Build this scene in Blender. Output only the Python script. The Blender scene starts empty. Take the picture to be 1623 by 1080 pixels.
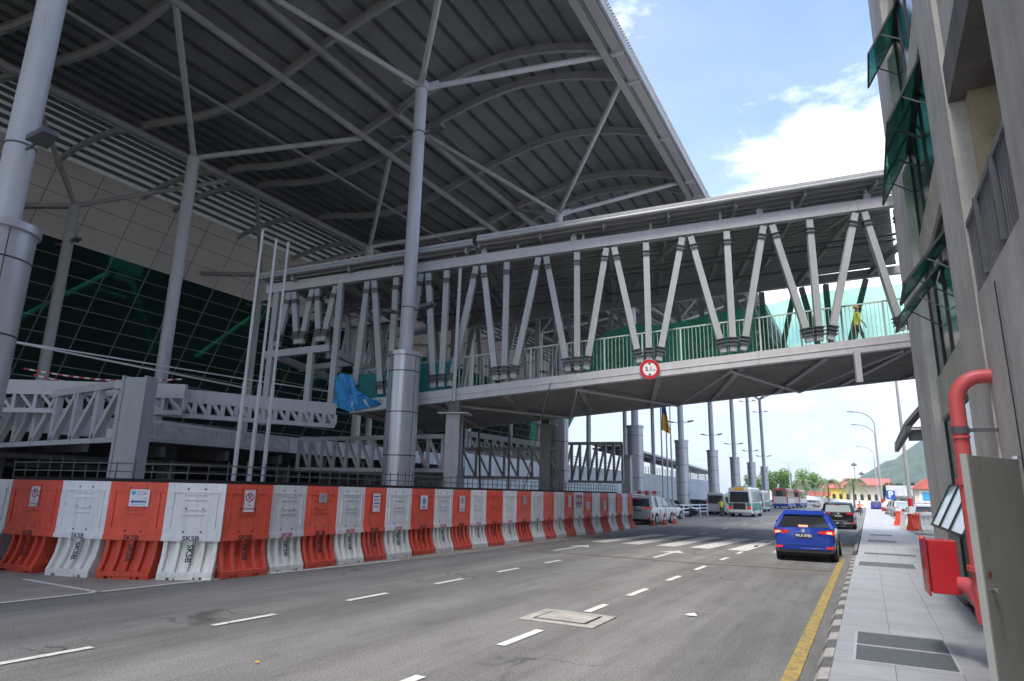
import bpy, bmesh, math, random
from mathutils import Vector, Matrix
random.seed(7)
R=math.radians
sc=bpy.context.scene
COL=sc.collection

# ------------------------------------------------------------------ camera
CR=((0.87972907,-0.09080785,-0.46672336),(0.47499317,0.21203628,0.85406212),(0.02140674,-0.97303368,0.22966759))
EYE=1.87
cd=bpy.data.cameras.new('camera'); cam=bpy.data.objects.new('camera',cd); COL.objects.link(cam)
m=Matrix.Identity(4)
for i in range(3):
    m[i][0]=CR[i][0]; m[i][1]=-CR[i][1]; m[i][2]=-CR[i][2]
m[2][3]=EYE
cam.matrix_world=m
cd.sensor_width=36; cd.lens=36*1015/1623; cd.clip_end=9000; cd.clip_start=.05
sc.camera=cam

# ------------------------------------------------------------------ materials
def sep(nt,l,n): pass
def mat(name,col,rough=.6,metal=0,var=.12,scale=3.,bump=0.,bscale=40.,coat=0,stain=0.,sscale=.6,emit=None,estr=0,coord='Object',spec=.5):
    M=bpy.data.materials.new(name); M.use_nodes=True; nt=M.node_tree; N=nt.nodes; L=nt.links
    b=N['Principled BSDF']; b.inputs['Roughness'].default_value=rough; b.inputs['Metallic'].default_value=metal
    b.inputs['Coat Weight'].default_value=coat; b.inputs['Specular IOR Level'].default_value=spec
    tc=N.new('ShaderNodeTexCoord')
    c=(col[0],col[1],col[2],1)
    if var or stain:
        n=N.new('ShaderNodeTexNoise'); n.inputs['Scale'].default_value=scale; n.inputs['Detail'].default_value=6; n.inputs['Roughness'].default_value=.65
        L.new(tc.outputs[coord],n.inputs['Vector'])
        mx=N.new('ShaderNodeMix'); mx.data_type='RGBA'
        mr=N.new('ShaderNodeMapRange'); mr.inputs[1].default_value=.3; mr.inputs[2].default_value=.7
        L.new(n.outputs['Fac'],mr.inputs[0]); L.new(mr.outputs[0],mx.inputs[0])
        mx.inputs[6].default_value=tuple(x*(1-var) for x in col)+(1,); mx.inputs[7].default_value=tuple(min(1,x*(1+var)) for x in col)+(1,)
        out=mx.outputs[2]
        if stain:
            n2=N.new('ShaderNodeTexNoise'); n2.inputs['Scale'].default_value=sscale; n2.inputs['Detail'].default_value=8; n2.inputs['Roughness'].default_value=.7
            mp=N.new('ShaderNodeMapping'); mp.inputs['Scale'].default_value=(3,3,.35); L.new(tc.outputs[coord],mp.inputs[0]); L.new(mp.outputs[0],n2.inputs['Vector'])
            m2=N.new('ShaderNodeMapRange'); m2.inputs[1].default_value=.48; m2.inputs[2].default_value=.72; m2.inputs[4].default_value=stain
            L.new(n2.outputs['Fac'],m2.inputs[0])
            mx2=N.new('ShaderNodeMix'); mx2.data_type='RGBA'; L.new(m2.outputs[0],mx2.inputs[0]); L.new(out,mx2.inputs[6]); mx2.inputs[7].default_value=(col[0]*.35,col[1]*.33,col[2]*.3,1)
            out=mx2.outputs[2]
        L.new(out,b.inputs['Base Color'])
        m3=N.new('ShaderNodeMapRange'); m3.inputs[3].default_value=max(.05,rough-.1); m3.inputs[4].default_value=min(1,rough+.12); L.new(n.outputs['Fac'],m3.inputs[0]); L.new(m3.outputs[0],b.inputs['Roughness'])
    else: b.inputs['Base Color'].default_value=c
    if bump:
        nb=N.new('ShaderNodeTexNoise'); nb.inputs['Scale'].default_value=bscale; nb.inputs['Detail'].default_value=4
        L.new(tc.outputs[coord],nb.inputs['Vector']); bp=N.new('ShaderNodeBump'); bp.inputs['Strength'].default_value=bump; bp.inputs['Distance'].default_value=.02
        L.new(nb.outputs['Fac'],bp.inputs['Height']); L.new(bp.outputs[0],b.inputs['Normal'])
    if emit: b.inputs['Emission Color'].default_value=(*emit,1); b.inputs['Emission Strength'].default_value=estr
    return M

def per_object(M,amt,sat=.12):
    nt=M.node_tree;N=nt.nodes;L=nt.links;b=N['Principled BSDF']; src=b.inputs['Base Color'].links[0].from_socket
    oi=N.new('ShaderNodeObjectInfo'); hs=N.new('ShaderNodeHueSaturation'); mr=N.new('ShaderNodeMapRange'); mr.inputs[3].default_value=1-amt; mr.inputs[4].default_value=1+amt*.6; L.new(oi.outputs['Random'],mr.inputs[0]); L.new(mr.outputs[0],hs.inputs['Value'])
    m=N.new('ShaderNodeMath'); m.operation='MULTIPLY'; m.inputs[1].default_value=7.31; L.new(oi.outputs['Random'],m.inputs[0]); fr=N.new('ShaderNodeMath'); fr.operation='FRACT'; L.new(m.outputs[0],fr.inputs[0])
    m2=N.new('ShaderNodeMapRange'); m2.inputs[3].default_value=1-sat; m2.inputs[4].default_value=1; L.new(fr.outputs[0],m2.inputs[0]); L.new(m2.outputs[0],hs.inputs['Saturation'])
    L.new(src,hs.inputs['Color']); L.new(hs.outputs[0],b.inputs['Base Color']); return M
def scuffs(M,col,scale,lo,hi,strength=.8,vec=(1,1,1)):
    # scattered worn or rusty patches laid over the base paint
    nt=M.node_tree;N=nt.nodes;L=nt.links;b=N['Principled BSDF']; src=b.inputs['Base Color'].links[0].from_socket
    tc=N.new('ShaderNodeTexCoord'); mp=N.new('ShaderNodeMapping'); mp.inputs['Scale'].default_value=vec; L.new(tc.outputs['Object'],mp.inputs[0]); n=N.new('ShaderNodeTexNoise'); n.inputs['Scale'].default_value=scale; n.inputs['Detail'].default_value=9; n.inputs['Roughness'].default_value=.75; L.new(mp.outputs[0],n.inputs['Vector'])
    mr=N.new('ShaderNodeMapRange'); mr.inputs[1].default_value=lo; mr.inputs[2].default_value=hi; mr.inputs[4].default_value=strength; L.new(n.outputs['Fac'],mr.inputs[0])
    mx=N.new('ShaderNodeMix'); mx.data_type='RGBA'; L.new(mr.outputs[0],mx.inputs[0]); L.new(src,mx.inputs[6]); mx.inputs[7].default_value=(*col,1); L.new(mx.outputs[2],b.inputs['Base Color']); return M
def wavebump(M,scale,axis='X',strength=.6,dist=.03,coord='Object'):
    nt=M.node_tree;N=nt.nodes;L=nt.links;b=N['Principled BSDF']
    tc=N.new('ShaderNodeTexCoord'); w=N.new('ShaderNodeTexWave'); w.bands_direction=axis; w.inputs['Scale'].default_value=scale; w.inputs['Distortion'].default_value=0
    L.new(tc.outputs[coord],w.inputs['Vector']); bp=N.new('ShaderNodeBump'); bp.inputs['Strength'].default_value=strength; bp.inputs['Distance'].default_value=dist
    L.new(w.outputs['Fac'],bp.inputs['Height']); L.new(bp.outputs[0],b.inputs['Normal'])
    return M

def asphalt():
    M=bpy.data.materials.new('asphalt'); M.use_nodes=True; nt=M.node_tree;N=nt.nodes;L=nt.links;b=N['Principled BSDF']
    tc=N.new('ShaderNodeTexCoord')
    def noise(s,d=6,r=.6,sc=(1,1,1)):
        mp=N.new('ShaderNodeMapping'); mp.inputs['Scale'].default_value=sc; L.new(tc.outputs['Object'],mp.inputs[0])
        n=N.new('ShaderNodeTexNoise'); n.inputs['Scale'].default_value=s; n.inputs['Detail'].default_value=d; n.inputs['Roughness'].default_value=r; L.new(mp.outputs[0],n.inputs['Vector']); return n.outputs['Fac']
    def rng(x,a,b_,c,d):
        m=N.new('ShaderNodeMapRange'); m.inputs[1].default_value=a;m.inputs[2].default_value=b_;m.inputs[3].default_value=c;m.inputs[4].default_value=d; L.new(x,m.inputs[0]); return m.outputs[0]
    def mul(a,b_):
        m=N.new('ShaderNodeMath'); m.operation='MULTIPLY'; L.new(a,m.inputs[0]); L.new(b_,m.inputs[1]); return m.outputs[0]
    big=rng(noise(.22,5,.6,(1.6,.35,1)),.35,.65,.80,1.16)
    streak=rng(noise(1.1,5,.7,(3.2,.12,1)),.35,.7,.86,1.13)
    mid=rng(noise(1.3,8,.75,(1,.35,1)),.3,.7,.78,1.2)
    fine=rng(noise(42,4,.85),.35,.65,.5,1.6)
    vfine=rng(noise(160,2,.8),.35,.65,.6,1.45)
    # wheel tracks: polished lighter bands along the lanes
    wv=N.new('ShaderNodeTexWave'); wv.bands_direction='X'; wv.inputs['Scale'].default_value=.165; wv.inputs['Distortion'].default_value=1.2; wv.inputs['Detail'].default_value=2; wv.inputs['Detail Scale'].default_value=.4
    L.new(tc.outputs['Object'],wv.inputs['Vector']); tr=rng(wv.outputs['Fac'],0,1,.92,1.1)
    # cracks
    vo=N.new('ShaderNodeTexVoronoi'); vo.feature='DISTANCE_TO_EDGE'; vo.inputs['Scale'].default_value=.55
    mp=N.new('ShaderNodeMapping'); mp.inputs['Scale'].default_value=(.7,1.6,1)
    wn=N.new('ShaderNodeTexNoise'); wn.inputs['Scale'].default_value=1.5; wn.inputs['Detail'].default_value=6; L.new(tc.outputs['Object'],wn.inputs['Vector'])
    av=N.new('ShaderNodeVectorMath'); av.operation='MULTIPLY_ADD'; av.inputs[1].default_value=(1.2,1.2,0); L.new(wn.outputs['Color'],av.inputs[0]); L.new(tc.outputs['Object'],av.inputs[2])
    L.new(av.outputs[0],mp.inputs[0]); L.new(mp.outputs[0],vo.inputs['Vector'])
    ck=rng(vo.outputs['Distance'],.004,.018,1,0)
    gate=rng(noise(.5,3,.5),.56,.63,0,1)
    crack=mul(ck,gate)
    cm=rng(crack,0,1,1,.45)
    # dark oil drips
    sp=rng(noise(2.3,2,.5,(1,.35,1)),.68,.78,1,.72)
    v=mul(mul(mul(mul(mul(mul(mul(big,streak),mid),fine),vfine),tr),cm),sp)
    cc=N.new('ShaderNodeMix'); cc.data_type='RGBA'; cc.blend_type='MULTIPLY'; cc.inputs[0].default_value=1
    cc.inputs[6].default_value=(.196,.195,.194,1)
    L.new(v,cc.inputs[7]); 
    L.new(cc.outputs[2],b.inputs['Base Color'])
    b.inputs['Roughness'].default_value=.82
    bp=N.new('ShaderNodeBump'); bp.inputs['Strength'].default_value=.5; bp.inputs['Distance'].default_value=.012; L.new(fine,bp.inputs['Height']); L.new(bp.outputs[0],b.inputs['Normal'])
    return M

def worn(name,col,wear=.5):
    # painted road marking: worn patches show the asphalt tone
    M=bpy.data.materials.new(name); M.use_nodes=True; nt=M.node_tree;N=nt.nodes;L=nt.links;b=N['Principled BSDF']
    tc=N.new('ShaderNodeTexCoord'); n=N.new('ShaderNodeTexNoise'); n.inputs['Scale'].default_value=9; n.inputs['Detail'].default_value=8; n.inputs['Roughness'].default_value=.75
    L.new(tc.outputs['Object'],n.inputs['Vector']); mr=N.new('ShaderNodeMapRange'); mr.inputs[1].default_value=.62-.3*wear; mr.inputs[2].default_value=.78-.25*wear; mr.inputs[4].default_value=.85
    L.new(n.outputs['Fac'],mr.inputs[0]); mx=N.new('ShaderNodeMix'); mx.data_type='RGBA'; L.new(mr.outputs[0],mx.inputs[0]); mx.inputs[6].default_value=(*col,1); mx.inputs[7].default_value=(.14,.14,.14,1)
    L.new(mx.outputs[2],b.inputs['Base Color']); b.inputs['Roughness'].default_value=.7
    return M

def tiles():
    M=bpy.data.materials.new('paving_tiles'); M.use_nodes=True; nt=M.node_tree;N=nt.nodes;L=nt.links;b=N['Principled BSDF']
    tc=N.new('ShaderNodeTexCoord'); mp=N.new('ShaderNodeMapping'); mp.inputs['Location'].default_value=(.51,0,0); L.new(tc.outputs['Object'],mp.inputs[0])
    br=N.new('ShaderNodeTexBrick'); br.offset=0; br.inputs['Scale'].default_value=1; br.inputs['Brick Width'].default_value=.6; br.inputs['Row Height'].default_value=.6; br.inputs['Mortar Size'].default_value=.006; br.inputs['Mortar Smooth'].default_value=.3
    br.inputs['Color1'].default_value=(.405,.42,.455,1); br.inputs['Color2'].default_value=(.455,.47,.505,1); br.inputs['Mortar'].default_value=(.17,.175,.19,1)
    L.new(mp.outputs[0],br.inputs['Vector'])
    n=N.new('ShaderNodeTexNoise'); n.inputs['Scale'].default_value=1.3; n.inputs['Detail'].default_value=8; n.inputs['Roughness'].default_value=.7; L.new(tc.outputs['Object'],n.inputs['Vector'])
    mr=N.new('ShaderNodeMapRange'); mr.inputs[1].default_value=.3; mr.inputs[2].default_value=.7; mr.inputs[3].default_value=.78; mr.inputs[4].default_value=1.08; L.new(n.outputs['Fac'],mr.inputs[0])
    mx=N.new('ShaderNodeMix'); mx.data_type='RGBA'; mx.blend_type='MULTIPLY'; mx.inputs[0].default_value=1; L.new(br.outputs['Color'],mx.inputs[6]); L.new(mr.outputs[0],mx.inputs[7]); L.new(mx.outputs[2],b.inputs['Base Color'])
    b.inputs['Roughness'].default_value=.45
    return M

def concrete(name,col,streak=.35):
    M=bpy.data.materials.new(name); M.use_nodes=True; nt=M.node_tree;N=nt.nodes;L=nt.links;b=N['Principled BSDF']
    tc=N.new('ShaderNodeTexCoord')
    def noise(s,d,r,sc):
        mp=N.new('ShaderNodeMapping'); mp.inputs['Scale'].default_value=sc; L.new(tc.outputs['Object'],mp.inputs[0])
        n=N.new('ShaderNodeTexNoise'); n.inputs['Scale'].default_value=s; n.inputs['Detail'].default_value=d; n.inputs['Roughness'].default_value=r; L.new(mp.outputs[0],n.inputs['Vector']); return n.outputs['Fac']
    a=noise(1.1,8,.65,(1,1,1)); s=noise(1.1,7,.6,(1.5,1.5,.16)); f=noise(35,4,.7,(1,1,1))
    def rng(x,lo,hi,c,d):
        m=N.new('ShaderNodeMapRange'); m.inputs[1].default_value=lo;m.inputs[2].default_value=hi;m.inputs[3].default_value=c;m.inputs[4].default_value=d; L.new(x,m.inputs[0]); return m.outputs[0]
    def mul(p,q):
        m=N.new('ShaderNodeMath'); m.operation='MULTIPLY'; L.new(p,m.inputs[0]); L.new(q,m.inputs[1]); return m.outputs[0]
    v=mul(mul(rng(a,.3,.7,.8,1.15),rng(s,.38,.68,1.08,1-streak)),rng(f,.3,.7,.9,1.1))
    mx=N.new('ShaderNodeMix'); mx.data_type='RGBA'; mx.blend_type='MULTIPLY'; mx.inputs[0].default_value=1; mx.inputs[6].default_value=(*col,1); L.new(v,mx.inputs[7]); L.new(mx.outputs[2],b.inputs['Base Color'])
    b.inputs['Roughness'].default_value=.85
    bp=N.new('ShaderNodeBump'); bp.inputs['Strength'].default_value=.35; bp.inputs['Distance'].default_value=.01; L.new(f,bp.inputs['Height']); L.new(bp.outputs[0],b.inputs['Normal'])
    return M

def sheer(name,col,alpha,scale=30,rough=.7):
    # woven net / tinted glass: part transparent, part diffuse
    M=bpy.data.materials.new(name); M.use_nodes=True; nt=M.node_tree;N=nt.nodes;L=nt.links
    b=N['Principled BSDF']; b.inputs['Base Color'].default_value=(*col,1); b.inputs['Roughness'].default_value=rough
    tr=N.new('ShaderNodeBsdfTransparent'); tr.inputs[0].default_value=(.45+.55*col[0],.75+.25*col[1],.6+.4*col[2],1)
    tl=N.new('ShaderNodeBsdfTranslucent'); tl.inputs[0].default_value=(*col,1)
    m1=N.new('ShaderNodeMixShader'); m1.inputs[0].default_value=.45; L.new(b.outputs[0],m1.inputs[1]); L.new(tl.outputs[0],m1.inputs[2])
    m2=N.new('ShaderNodeMixShader'); tc=N.new('ShaderNodeTexCoord'); n=N.new('ShaderNodeTexNoise'); n.inputs['Scale'].default_value=scale; L.new(tc.outputs['Object'],n.inputs['Vector'])
    mr=N.new('ShaderNodeMapRange'); mr.inputs[1].default_value=.3; mr.inputs[2].default_value=.7; mr.inputs[3].default_value=alpha-.12; mr.inputs[4].default_value=alpha+.12
    L.new(n.outputs['Fac'],mr.inputs[0]); L.new(mr.outputs[0],m2.inputs[0]); L.new(tr.outputs[0],m2.inputs[1]); L.new(m1.outputs[0],m2.inputs[2])
    L.new(m2.outputs[0],N['Material Output'].inputs[0])
    return M
def glass(name,col,tint,mix):
    M=bpy.data.materials.new(name); M.use_nodes=True; nt=M.node_tree;N=nt.nodes;L=nt.links
    b=N['Principled BSDF']; b.inputs['Base Color'].default_value=(*col,1); b.inputs['Roughness'].default_value=.06; b.inputs['Specular IOR Level'].default_value=.6
    tr=N.new('ShaderNodeBsdfTransparent'); tr.inputs[0].default_value=(*tint,1)
    m2=N.new('ShaderNodeMixShader'); m2.inputs[0].default_value=mix; L.new(tr.outputs[0],m2.inputs[1]); L.new(b.outputs[0],m2.inputs[2]); L.new(m2.outputs[0],N['Material Output'].inputs[0])
    return M

M={}
M['asphalt']=asphalt()
M['ground']=mat('far_ground',(.30,.28,.24),.9,var=.25,scale=.05)
M['tiles']=tiles()
M['white_line']=worn('white_marking',(.78,.78,.76),.35)
M['faded_line']=worn('faded_marking',(.72,.72,.70),.45)
M['yellow_line']=worn('yellow_marking',(.52,.37,.09),.62)
M['pale_yellow']=worn('faded_yellow_marking',(.34,.27,.17),.8)
M['skirt']=concrete('concrete_strip',(.30,.28,.25),.1)
M['kerb_w']=mat('kerb_white',(.46,.45,.43),.8,var=.25,scale=14,stain=.5,sscale=6)
M['kerb_k']=mat('kerb_black',(.15,.148,.145),.8,var=.35,scale=14)
M['conc']=concrete('grey_concrete',(.56,.535,.505),.16)
M['conc_d']=concrete('stained_concrete',(.46,.44,.415),.28)
M['cream']=concrete('cream_render',(.56,.54,.46),.12)
M['beige']=concrete('beige_paint',(.52,.44,.30),.12)
M['soffit']=concrete('shaded_soffit_concrete',(.15,.145,.14),.3)  # concrete darkened for undersides: their shade is put into the colour
M['steel']=mat('grey_painted_steel',(.39,.392,.405),.45,var=.07,scale=2,stain=.22,sscale=1.5)
M['steel_l']=mat('light_grey_steel',(.50,.50,.515),.45,var=.06,scale=2,stain=.2,sscale=1.2)
M['steel_t']=mat('truss_blue_grey_steel',(.385,.405,.415),.4,var=.07,scale=2,stain=.2,sscale=1.2)
M['steel_d']=mat('dark_steel',(.10,.105,.115),.5,var=.15)
M['column']=mat('column_paint',(.47,.475,.505),.42,var=.05,scale=1.2,stain=.18,sscale=.7)
M['clad']=mat('aluminium_cladding',(.50,.505,.535),.32,.45,var=.04,scale=1.5)
M['joint']=mat('black_joint',(.02,.02,.025),.6,var=0)
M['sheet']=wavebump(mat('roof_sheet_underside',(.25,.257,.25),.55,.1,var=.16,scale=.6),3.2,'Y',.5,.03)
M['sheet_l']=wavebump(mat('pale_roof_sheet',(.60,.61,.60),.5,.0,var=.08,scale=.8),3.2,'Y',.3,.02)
nt=M['sheet_l'].node_tree; _b=nt.nodes['Principled BSDF']; _t=nt.nodes.new('ShaderNodeBsdfTranslucent'); _t.inputs[0].default_value=(.58,.60,.58,1); _m=nt.nodes.new('ShaderNodeMixShader'); _m.inputs[0].default_value=.27
nt.links.new(_b.outputs[0],_m.inputs[1]); nt.links.new(_t.outputs[0],_m.inputs[2]); nt.links.new(_m.outputs[0],nt.nodes['Material Output'].inputs[0])
M['rib']=mat('roof_rib_steel',(.33,.33,.325),.55,var=.15,scale=.8)
M['purlin']=mat('roof_purlin_steel',(.075,.078,.082),.6,var=.15)
M['dsteel']=mat('deck_sheet',(.42,.42,.41),.6,var=.2,scale=.8)
M['clad_w']=mat('facade_panel',(.60,.56,.53),.5,var=.06,scale=.7)
M['glass_d']=glass('dark_green_glass',(.010,.036,.032),(.18,.46,.39),.45)
M['mullion']=mat('mullion_aluminium',(.20,.205,.205),.4,.3,var=.05)
M['brace']=mat('green_brace_paint',(.10,.32,.26),.5,var=.1)
M['green_in']=mat('green_screen_wall',(.015,.16,.12),.7,var=.5,scale=.25)
M['dark']=mat('undercroft_dark',(.018,.02,.022),.9,var=.4,scale=.5)  # near black: the shadow under the deck is put into this colour
M['hall']=mat('dim_green_hall',(.02,.06,.05),.8,var=.5,scale=.12)
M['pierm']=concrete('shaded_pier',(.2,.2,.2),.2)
M['wall_l']=concrete('pale_wall',(.60,.61,.63),.12)
M['orange']=mat('orange_plastic',(.80,.062,.015),.5,var=.14,scale=2.2,stain=.35,sscale=1.6)
M['orange_d']=mat('faded_orange_plastic',(.64,.062,.026),.55,var=.14,scale=2.5,stain=.35,sscale=2)
M['wplast']=mat('white_plastic',(.78,.79,.82),.5,var=.07,scale=3,stain=.3,sscale=1.6)
M['wplast2']=mat('off_white_plastic',(.76,.76,.73),.55,var=.1,scale=3,stain=.4,sscale=2)
M['ink']=mat('black_ink',(.02,.02,.022),.7,var=0)
M['redink']=mat('red_ink',(.55,.04,.06),.6,var=0)
M['blueink']=mat('blue_ink',(.05,.08,.40),.6,var=0)
M['cyan']=mat('cyan_ink',(.05,.35,.6),.5,var=0)
M['paper']=mat('poster_paper',(.72,.74,.76),.6,var=.05,scale=6)
M['paper2']=mat('poster_grey',(.45,.46,.47),.6,var=.3,scale=20)
M['red']=mat('red_enamel',(.52,.012,.022),.4,var=.08,scale=3,coat=.3)
M['redpipe']=mat('salmon_red_pipe',(.62,.10,.105),.42,var=.08,scale=4)
M['door']=mat('grey_green_door',(.25,.26,.235),.5,var=.06,scale=2,stain=.15)
M['door_e']=mat('door_edge',(.40,.41,.38),.5,var=.05)
M['rust']=mat('rust',(.18,.06,.02),.8,var=.3)
M['frame']=mat('dark_window_frame',(.035,.038,.04),.5,var=.1)
M['gsash']=glass('green_sash_glass',(.05,.20,.18),(.36,.74,.67),.5)
M['bsash']=mat('sky_reflection_sash_glass',(.50,.60,.66),.12,var=.03)  # pale-blue reflection on the open panes is painted into the colour
M['dglass']=mat('dark_window_glass',(.015,.035,.032),.08,var=.1)
M['louvre']=mat('railing_louvre',(.20,.20,.215),.5,.3,var=.1)
M['net']=sheer('green_safety_net',(.06,.55,.32),.70,3)  # same net as the paler one, painted denser where the backdrop is dark
M['net3']=sheer('sky_paled_green_net',(.08,.36,.24),.26,.6)  # same net again, painted paler to show bright sky behind it
M['net2']=sheer('teal_net',(.02,.26,.27),.86,5)
M['tarp']=mat('blue_tarp',(.04,.30,.66),.45,var=.25,scale=5,bump=.8,bscale=6)
M['rail']=mat('white_rail_paint',(.46,.54,.50),.5,var=.05)
M['blue']=mat('blue_car_paint',(.010,.055,.40),.28,.15,var=.02,coat=1)
M['black']=mat('black_car_paint',(.012,.012,.014),.22,.2,var=0,coat=1)
M['white']=mat('white_car_paint',(.60,.62,.62),.25,var=.03,coat=.8)
M['silver']=mat('silver_paint',(.45,.47,.48),.3,.5,var=.03,coat=.6)
M['carglass']=mat('car_glass',(.02,.024,.028),.05,var=0,spec=.8)
M['paleglass']=mat('pale_car_glass',(.32,.38,.40),.06,var=0,spec=.8)
M['tyre']=mat('tyre_rubber',(.02,.02,.021),.8,var=.1)
M['rim']=mat('alloy_rim',(.40,.41,.42),.3,.8,var=0)
M['tail']=mat('red_tail_lens',(.55,.01,.012),.2,var=0,emit=(1,.05,.03),estr=.12)
M['taillit']=mat('lit_brake_lamp',(.9,.25,.15),.2,var=0,emit=(1,.22,.12),estr=1.1)
M['chrome']=mat('chrome',(.75,.76,.78),.15,1,var=0)
M['plate']=mat('number_plate_black',(.03,.03,.03),.5,var=0)
M['pw']=mat('plate_letters',(.8,.8,.8),.5,var=0)
M['minigreen']=mat('minibus_green',(.02,.24,.19),.4,var=.05)
M['yellowp']=mat('yellow_paint',(.80,.38,.02),.4,var=.05)
M['busred']=mat('bus_red',(.55,.09,.07),.4,var=.05)
M['busblue']=mat('bus_blue',(.03,.05,.30),.4,var=.05)
M['buscream']=mat('bus_cream',(.72,.68,.62),.4,var=.05)
M['skin']=mat('skin',(.28,.15,.09),.6,var=.05)
M['hair']=mat('black_hair',(.012,.01,.01),.6,var=0)
M['vest']=mat('hi_vis_vest',(.55,.62,.03),.7,var=.1)
M['trous']=mat('navy_trousers',(.025,.028,.045),.85,var=.1)
M['shirt']=mat('dark_shirt',(.05,.09,.08),.85,var=.1)
M['orshirt']=mat('orange_vest',(.75,.16,.02),.7,var=.1)
M['helmet']=mat('dark_helmet',(.04,.04,.05),.3,var=0)
M['leaf']=mat('leaf_green',(.13,.25,.05),.7,var=.45,scale=1.5)
M['leaf2']=mat('palm_leaf',(.17,.21,.09),.7,var=.35,scale=2)
M['leafd']=mat('dark_leaf',(.035,.07,.022),.7,var=.4,scale=1.5)
M['bark']=mat('bark',(.16,.12,.09),.9,var=.3,scale=8)
M['hill']=mat('hill_forest',(.045,.085,.04),.95,var=.75,scale=.06)
M['yellow_wall']=mat('yellow_wall',(.72,.52,.10),.7,var=.08)
M['cream_wall']=mat('cream_wall',(.66,.60,.46),.7,var=.08)
M['red_roof']=mat('red_tile_roof',(.52,.14,.11),.7,var=.15,scale=1)
M['psign']=mat('parking_blue',(.02,.09,.42),.4,var=0)
M['white_p']=mat('white_paint',(.80,.80,.80),.5,var=.04)
M['tank']=mat('tank_blue',(.09,.35,.60),.5,var=.1)
M['grate']=mat('steel_grating',(.22,.245,.26),.45,.5,var=.15,scale=10)
M['mh']=concrete('manhole_concrete',(.50,.48,.45),.45)
M['flagc']=mat('blue_flag',(.03,.08,.32),.8,var=.1)
M['flagy']=mat('yellow_flag',(.65,.35,.06),.8,var=.1)
M['tape_r']=mat('barrier_tape_red',(.6,.03,.04),.5,var=0)
M['lens']=mat('lamp_lens',(.5,.5,.48),.2,var=0)

for k in ('orange','orange_d'): scuffs(per_object(M[k],.12,.07),(.55,.30,.22),7,.66,.76,.5); scuffs(M[k],(.10,.05,.035),3.5,.64,.76,.45)
for k in ('wplast','wplast2'): scuffs(per_object(M[k],.12),(.25,.22,.18),4,.60,.74,.6)
for k in ('steel','steel_l','steel_t','column'): scuffs(per_object(M[k],.07),(.20,.13,.08),5,.67,.76,.55,(1,1,.5)); scuffs(M[k],(.20,.20,.21),1.6,.58,.75,.45,(2.5,2.5,.3))
scuffs(M['steel_d'],(.16,.09,.05),6,.6,.72,.5) if M['steel_d'].node_tree.nodes['Principled BSDF'].inputs['Base Color'].links else 0
for k in ('redpipe','red'): scuffs(M[k],(.20,.09,.08),6,.60,.74,.5)
scuffs(M['door'],(.10,.10,.09),2.2,.55,.75,.6,(2,2,.4))
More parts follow.
